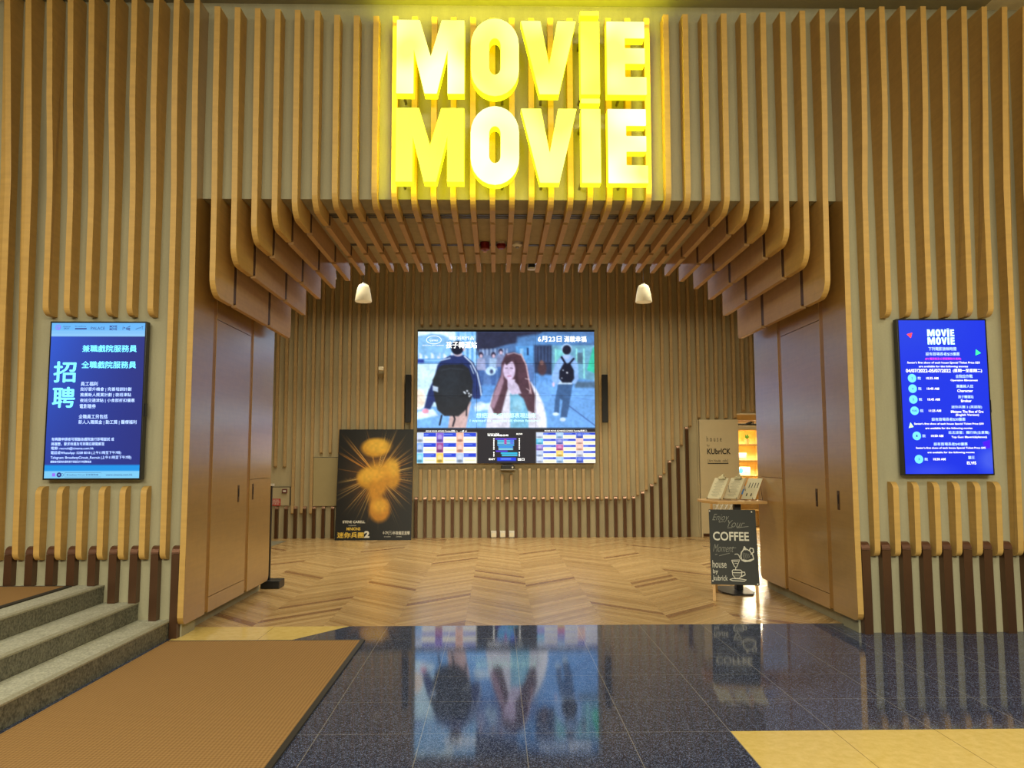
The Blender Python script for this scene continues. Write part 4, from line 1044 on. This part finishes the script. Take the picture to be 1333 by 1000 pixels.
pb = Plane((5.31, 10.60, 1.30), (1, 0, 0), (0, 0, 1), (0, -1, 0), 1, 1); mb = MB(); put_disc(mb, pb, .07, .08, .045, .06); mb.build('blue_circle', M['blue'], tb); mb = MB(); put_disc(mb, pb, .185, .085, .035, .045); mb.build('pink_circle', M['pink'], tb)
# slatted valance above the shelf
t = thing('slatted_valance', (5.8, 9.8, 2.3), 'pale wooden slats above the shop doorway', 'valance')
for i in range(4): MB().box(4.7, 7.2, 9.3+i*.35, 9.36+i*.35, 2.26-i*.0, 2.38).build('slat', M['oak'], t)
MB().tube([(4.7, 9.9, 2.2), (7.2, 9.9, 2.2)], .02, 8).build('track', M['black'], t)
MB().tube([(5.3, 9.9, 2.2), (5.42, 9.9, 2.26)], .03, 8).tube([(5.45, 9.9, 2.38), (5.45, 9.9, 2.2)], .01, 6).build('track_lamp', M['black'], t)
# lattice screen deep behind the board
t = thing('lattice_screen', (3.5, 5.0, 0), 'pale lattice screen seen between the chalkboard and the right cabinet', 'screen')
mb = MB(); ang_ = 0
for i in range(-4, 12):
    a = Vector((3.22+i*.07, 5.0, .42)); 
    for s_ in (1, -1):
        x0_ = 3.22+i*.07; pts = []
        z0_, z1_ = .42, 1.0; dxx = s_*.58*.6
        p0_ = Vector((x0_, 5.0, z0_)); p1_ = Vector((x0_+dxx, 5.0, z1_))
        # clip to 3.22..3.62
        def cl_(p0, p1):
            t0, t1 = 0.0, 1.0; d = p1.x-p0.x
            for lim, sg in ((3.22, 1), (3.62, -1)):
                f0 = sg*(p0.x-lim); f1 = sg*(p1.x-lim)
                if f0 < 0 and f1 < 0: return None
                if f0 < 0: t0 = max(t0, f0/(f0-f1))
                if f1 < 0: t1 = min(t1, f0/(f0-f1))
            return (p0.lerp(p1, t0), p0.lerp(p1, t1)) if t1 > t0+.02 else None
        c_ = cl_(p0_, p1_)
        if c_: mb.tube([c_[0], c_[1]], .010, 6)
mb.build('lattice', M['white'], t)
MB().box(3.19, 3.22, 4.98, 5.02, 0, 1.03).box(3.62, 3.65, 4.98, 5.02, 0, 1.03).box(3.19, 3.65, 4.98, 5.02, 1.0, 1.03).box(3.19, 3.65, 4.98, 5.02, .39, .42).build('frame', M['oak'], t)
o = MB().xy([(-4.6, 6.95), (-3.88, 6.97), (-3.84, 7.86), (-4.6, 7.86)], 0, .008).build('grey_mat', M['greymat']); tag(o, 'grey mat on the wooden floor at the far left', 'mat')

# ------------------------------------------------------------------ standing table with menus
tt = thing('standing_table', (2.74, 2.12, 0), 'high standing table with thin wooden top, black column and flat black base', 'table')
MB().xy([(2.37, 2.30), (2.47, 1.98), (3.03, 1.98), (3.045, 2.62), (2.40, 2.62)], .985, 1.015).build('table_top', M['oak'], tt, bevel=.003)
MB().box(2.70, 2.775, 2.13, 2.20, .02, .985).build('column', M['blackm'], tt)
MB().xy([(2.51, 2.03), (2.58, 1.87), (2.80, 1.87), (2.87, 2.03), (2.87, 2.30), (2.80, 2.44), (2.58, 2.44), (2.51, 2.30)], 0, .018).build('base_plate', M['blackm'], tt)
def menu(o, lab, w, h, kind):
    o = Vector(o); b = Vector((.14, -.15, 0)).normalized()*w; u = Vector((.14, .13, .24)).normalized()*h; n = b.cross(u).normalized()
    if n.y > 0: n = -n
    t = thing('clipboard_menu' if kind < 2 else 'menu_card', o, lab, 'menu', 'clipboard menus' if kind < 2 else None)
    MB().obox(o, b, n*-.006, u).build('backing_board', M['board'] if kind < 2 else M['orange'], t)
    pm = Plane(o+u, b.normalized(), u.normalized(), n, 1, 1)
    if kind < 2:
        mb = MB(); put_rect(mb, pm, w*.03, h*.03, w*.88, h*.97, .001); mb.build('paper_sheet', M['paper'], t)
        mb = MB()
        for i in range(11):
            f = .35+.3*((i*7) % 5)/5; put_line(mb, pm, [(w*(.46-f/2), h*(.16+.07*i)), (w*(.46+f/2), h*(.16+.07*i))], .0035, .002)
        mb.build('printed_lines', M['ink'], t)
        c = o+u+b*.28+n*.002
        cb = MB().obox(c-u.normalized()*.03, b*.42, n*.012, u.normalized()*.035); cb.obox(c+b*.13+u.normalized()*.005, b*.14, n*.01, u.normalized()*.035); k_ = cb.build('clip', M['chrome'], t); k_['label'] = 'metal clip at the top'
    else:
        mb = MB(); put_rect(mb, pm, w*.22, 0, w*1.0, h, .001); mb.build('printed_sheet', M['paper'], t)
        mb = MB(); put_rect(mb, pm, w*.0, h*.38, w*.2, h*.52, .0015); mb.build('white_patch', M['white'], t)
        mb = MB(); put_rect(mb, pm, w*.0, h*.53, w*.22, h*.78, .0015); mb.build('blue_patch', M['blue'], t)
        mb = MB()
        for i in range(4): put_line(mb, pm, [(w*(.42+.15*i), h*.22), (w*(.42+.15*i), h*.46)], .009, .002)
        for i in range(2): put_line(mb, pm, [(w*(.45+.24*i), h*.72), (w*(.45+.24*i), h*.86)], .014, .002)
        mb.build('ink_marks', M['ink'], t)
    # wire easel stand
    f = MB(); q0 = o+b*.1; q1 = o+b*.9
    for qq in (q0, q1):
        back = qq+Vector((u.x*.9, u.y*.9, 0))+Vector((.03, .03, 0))
        top = qq+u*.8-n*.01
        f.tube([qq+n*.02+Vector((0, 0, .012)), qq+n*.022+Vector((0, 0, -.010)), Vector((back.x, back.y, o.z-.012)), top], .003, 6)
    f.build('wire_stand', M['blackm'], t)
menu((2.415, 2.26, 1.030), 'white clipboard menu on the standing table, leftmost of the row', .21, .31, 0)
menu((2.60, 2.25, 1.030), 'white clipboard menu on the standing table, right of the first one', .21, .31, 1)
menu((2.765, 2.24, 1.030), 'orange edged menu card with black marks on the standing table', .23, .30, 2)
t = thing('small_succulent', (2.99, 2.3, 1.015), 'little dried plant in a pale pot behind the menu card', 'plant')
MB().lathe([(.025, 0), (.035, .06), (.03, .062)], 2.99, 2.38, 14, cz=1.015).build('pot', M['white'], t, smooth=True)
lf = MB(); rs = random.Random(9)
for i in range(20):
    a = rs.random()*2*PI; e = .4+rs.random(); L = .05+.05*rs.random(); b = Vector((2.99, 2.38, 1.07)); d = Vector((math.cos(a)*math.cos(e)*.5, math.sin(a)*math.cos(e)*.5, math.sin(e))); s_ = Vector((-math.sin(a), math.cos(a), 0))*.008
    lf.add([b, b+d*L*.5+s_, b+d*L, b+d*L*.5-s_], [(0, 1, 2, 3)])
lf.build('leaves', M['leaf'], t)

# ------------------------------------------------------------------ chalkboard easel
ab = thing('chalkboard_easel', (2.55, 1.75, 0), 'black chalkboard easel reading Coffee on pale wooden legs by the right cabinet', 'chalkboard')
BL, BR = Vector((2.275, 1.60, .17)), Vector((2.755, 1.49, .165))
TL = Vector((2.335, 1.875, .935)); 
bw = (BR-BL); bw.z = 0; W_ = bw.length; bx = bw.normalized(); ux = (TL-BL); ux -= bx*ux.dot(bx); H_ = ux.length; ux = ux.normalized(); nx = bx.cross(ux).normalized()
if nx.y > 0: nx = -nx
MB().obox(BL, bx*W_, -nx*.015, ux*H_).build('slate', M['chalk'], ab)
for s_ in (.012, W_-.042):
    f0 = BL + bx*s_ - nx*.017; k_ = f0.z/ux.z
    MB().obox(f0-ux*(f0.z/ux.z-.001), bx*.03, -nx*.02, ux*(H_+f0.z/ux.z-.02)).build('leg', M['oak'], ab)
    top = f0 + ux*(H_-.06) - nx*.022; foot = Vector((f0.x+bx.x*.0+.19, f0.y+.50, 0)); foot = Vector((f0.x, f0.y, 0))+Vector((-nx.x, -nx.y, 0)).normalized()*.50 if False else Vector((f0.x+.165, f0.y+.50, 0))
    dv = (foot-top); MB().obox(top, bx*.028, Vector((0, .02, 0)), dv).build('leg', M['oak'], ab)
pc = Plane(BL+ux*H_, bx, ux, nx, W_/375, H_/580, 205, 155)
mb = MB()
def chalk(name, mat='chalkw'):
    global mb
    mb.build(name, M[mat], ab); mb = MB()
for s_, a_, b_, c_, d_, w_ in (('COFFEE', 232, 518, 332, 402, .02), ('house', 220, 330, 555, 612, 0), ('by', 222, 262, 622, 664, 0), ('kubrick', 224, 335, 668, 708, 0)):
    put_text(mb, pc, s_, a_, b_, c_, d_, .002, w_); chalk('chalk_lettering')
for x, y in ((212, 168), (550, 172), (218, 712), (565, 728)): put_disc(mb, pc, x, y, 6, 6, .003, 10); chalk('corner_screw')
# kettle
put_line(mb, pc, [(470, 470), (452, 490), (446, 520), (452, 550), (475, 560), (520, 555), (545, 540), (540, 510), (520, 480), (495, 465), (470, 470)], 8, .002)
put_line(mb, pc, [(515, 475), (525, 455), (545, 460), (548, 485), (525, 505)], 9, .002)
put_poly(mb, pc, [(463, 468), (470, 455), (485, 452), (500, 466), (490, 474)], .002); put_disc(mb, pc, 478, 449, 7, 6, .002, 10); put_line(mb, pc, [(456, 548), (500, 553), (543, 540)], 10, .002)
put_line(mb, pc, [(455, 548), (438, 535), (432, 515), (420, 503), (398, 506)], 5, .002)
chalk('kettle_drawing')
put_line(mb, pc, [(372, 552), (436, 548), (408, 605), (392, 600), (372, 552)], 6, .002); put_line(mb, pc, [(382, 562), (428, 560)], 4, .002); put_line(mb, pc, [(395, 575), (418, 575)], 4, .002)
put_line(mb, pc, [(402, 605), (400, 622)], 5, .002); put_line(mb, pc, [(372, 632), (380, 625), (440, 625), (448, 635), (444, 665), (425, 688), (395, 688), (376, 665), (372, 632)], 6, .002); put_line(mb, pc, [(375, 645), (446, 645)], 5, .002)
put_line(mb, pc, [(446, 640), (470, 640), (472, 660), (440, 675)], 7, .002); put_line(mb, pc, [(350, 698), (375, 690), (440, 692), (480, 698), (465, 708), (370, 706), (350, 698)], 6, .002)
chalk('cup_drawing')
for s_, a_, b_, c_, d_ in (('Enjoy', 232, 368, 192, 258), ('Your', 352, 490, 240, 296), ('Moment', 228, 395, 430, 490)):
    put_text(mb, pc, s_, a_, b_, c_, d_, .002, -.012, .5); chalk('faint_chalk_lettering', 'chalkg')
put_line(mb, pc, [(286, 258), (325, 250)], 4, .002); put_line(mb, pc, [(350, 302), (388, 298)], 4, .002); put_line(mb, pc, [(425, 300), (520, 288)], 4, .002); put_line(mb, pc, [(275, 520), (360, 498)], 4, .002); put_line(mb, pc, [(243, 512), (262, 508)], 4, .002); put_line(mb, pc, [(350, 462), (412, 456)], 3, .002)
for i in range(6): put_line(mb, pc, [(462+i*9, 490+i*2), (466+i*10, 545-i*3)], 2.5, .0018)
for i in range(4): put_line(mb, pc, [(384, 652+i*8), (436, 652+i*8)], 2.5, .0018)
chalk('faint_chalk_strokes', 'chalkg')

# ------------------------------------------------------------------ camera
cam = bpy.data.cameras.new('camera'); co = bpy.data.objects.new('camera', cam); COL.objects.link(co)
F_PX = 1039.9
cam.sensor_fit = 'HORIZONTAL'; cam.sensor_width = 36.0; cam.lens = F_PX/1333*36
co.location = (0, -6.984, 1.5)
yaw, pit, roll = .01936, .09283, -.00206
Fv = Vector((math.sin(yaw)*math.cos(pit), math.cos(yaw)*math.cos(pit), math.sin(pit))); Rv = Vector((math.cos(yaw), -math.sin(yaw), 0)); Uv = Rv.cross(Fv)
R2 = Rv*math.cos(roll)+Uv*math.sin(roll); U2 = -Rv*math.sin(roll)+Uv*math.cos(roll)
co.rotation_euler = Matrix((R2, U2, -Fv)).transposed().to_euler()
cam.clip_start = .05
bpy.context.scene.camera = co

# ------------------------------------------------------------------ light
def area(name, loc, sx, sy, e, col=(1, .9, .72), rot=(0, 0, 0), spread=PI):
    l = bpy.data.lights.new(name, 'AREA'); l.shape = 'RECTANGLE'; l.size = sx; l.size_y = sy; l.energy = e; l.color = col; l.spread = spread
    o = bpy.data.objects.new(name, l); o.location = loc; o.rotation_euler = rot; COL.objects.link(o); return o
area('foyer_ceiling_light', (-3.2, -12.5, 5.6), 4, 3.0, 900, (1, .93, .70), (.34, 0, 0))
area('foyer_ceiling_light', (3.2, -12.5, 5.6), 4, 3.0, 1000, (1, .93, .70), (.34, 0, 0))
area('foyer_ceiling_light', (-4.4, -4.8, 5.5), 2.6, 1.2, 150, (1, .94, .76))
area('foyer_ceiling_light', (4.4, -4.8, 5.5), 2.6, 1.2, 150, (1, .94, .76))
for x in (-2.6, .2, 3.0): area('hall_ceiling_light', (x, 4.4, 5.25), 1.2, .8, 58, (1, .93, .70), spread=2.2)
area('hall_ceiling_light', (.2, 6.7, 5.25), 8.4, .3, 108, (1, .93, .70), spread=2.15)
area('added_cool_wash', (.2, 7.9, 5.17), 3.4, .2, 34, (.74, .80, 1), (-1.1, 0, 0))  # unseen cool lamp added to tint the doors and soffit fins
area('added_sign_glow', (.22, -.20, 5.42), 2.5, .06, 7, (1, .98, .02), (PI-.5, 0, 0))  # hidden yellow strips added to strengthen the glow around the sign
area('added_sign_glow', (.22, -.20, 3.83), 2.2, .05, 3, (1, .98, .02), (PI/2+.3, 0, 0))
area('added_sign_glow', (-.90, -.17, 4.6), .05, 1.5, 3, (1, .98, .02), (PI/2, 0, .95))
area('added_sign_glow', (1.34, -.17, 4.6), .05, 1.5, 3, (1, .98, .02), (PI/2, 0, -.95))
area('shop_ceiling_light', (5.2, 9.6, 4.6), 1.5, 1.5, 90, (1, .85, .6))
wd = bpy.data.worlds.new('world'); bpy.context.scene.world = wd; wd.use_nodes = True
bg = wd.node_tree.nodes['Background']; bg.inputs[0].default_value = (.92, .92, .86, 1); bg.inputs[1].default_value = .10

sc = bpy.context.scene
sc.view_settings.view_transform = 'Standard'; sc.view_settings.look = 'None'; sc.view_settings.exposure = 0.0; sc.view_settings.gamma = 1.0
try: sc.view_settings.use_curve_mapping = False
except Exception: pass
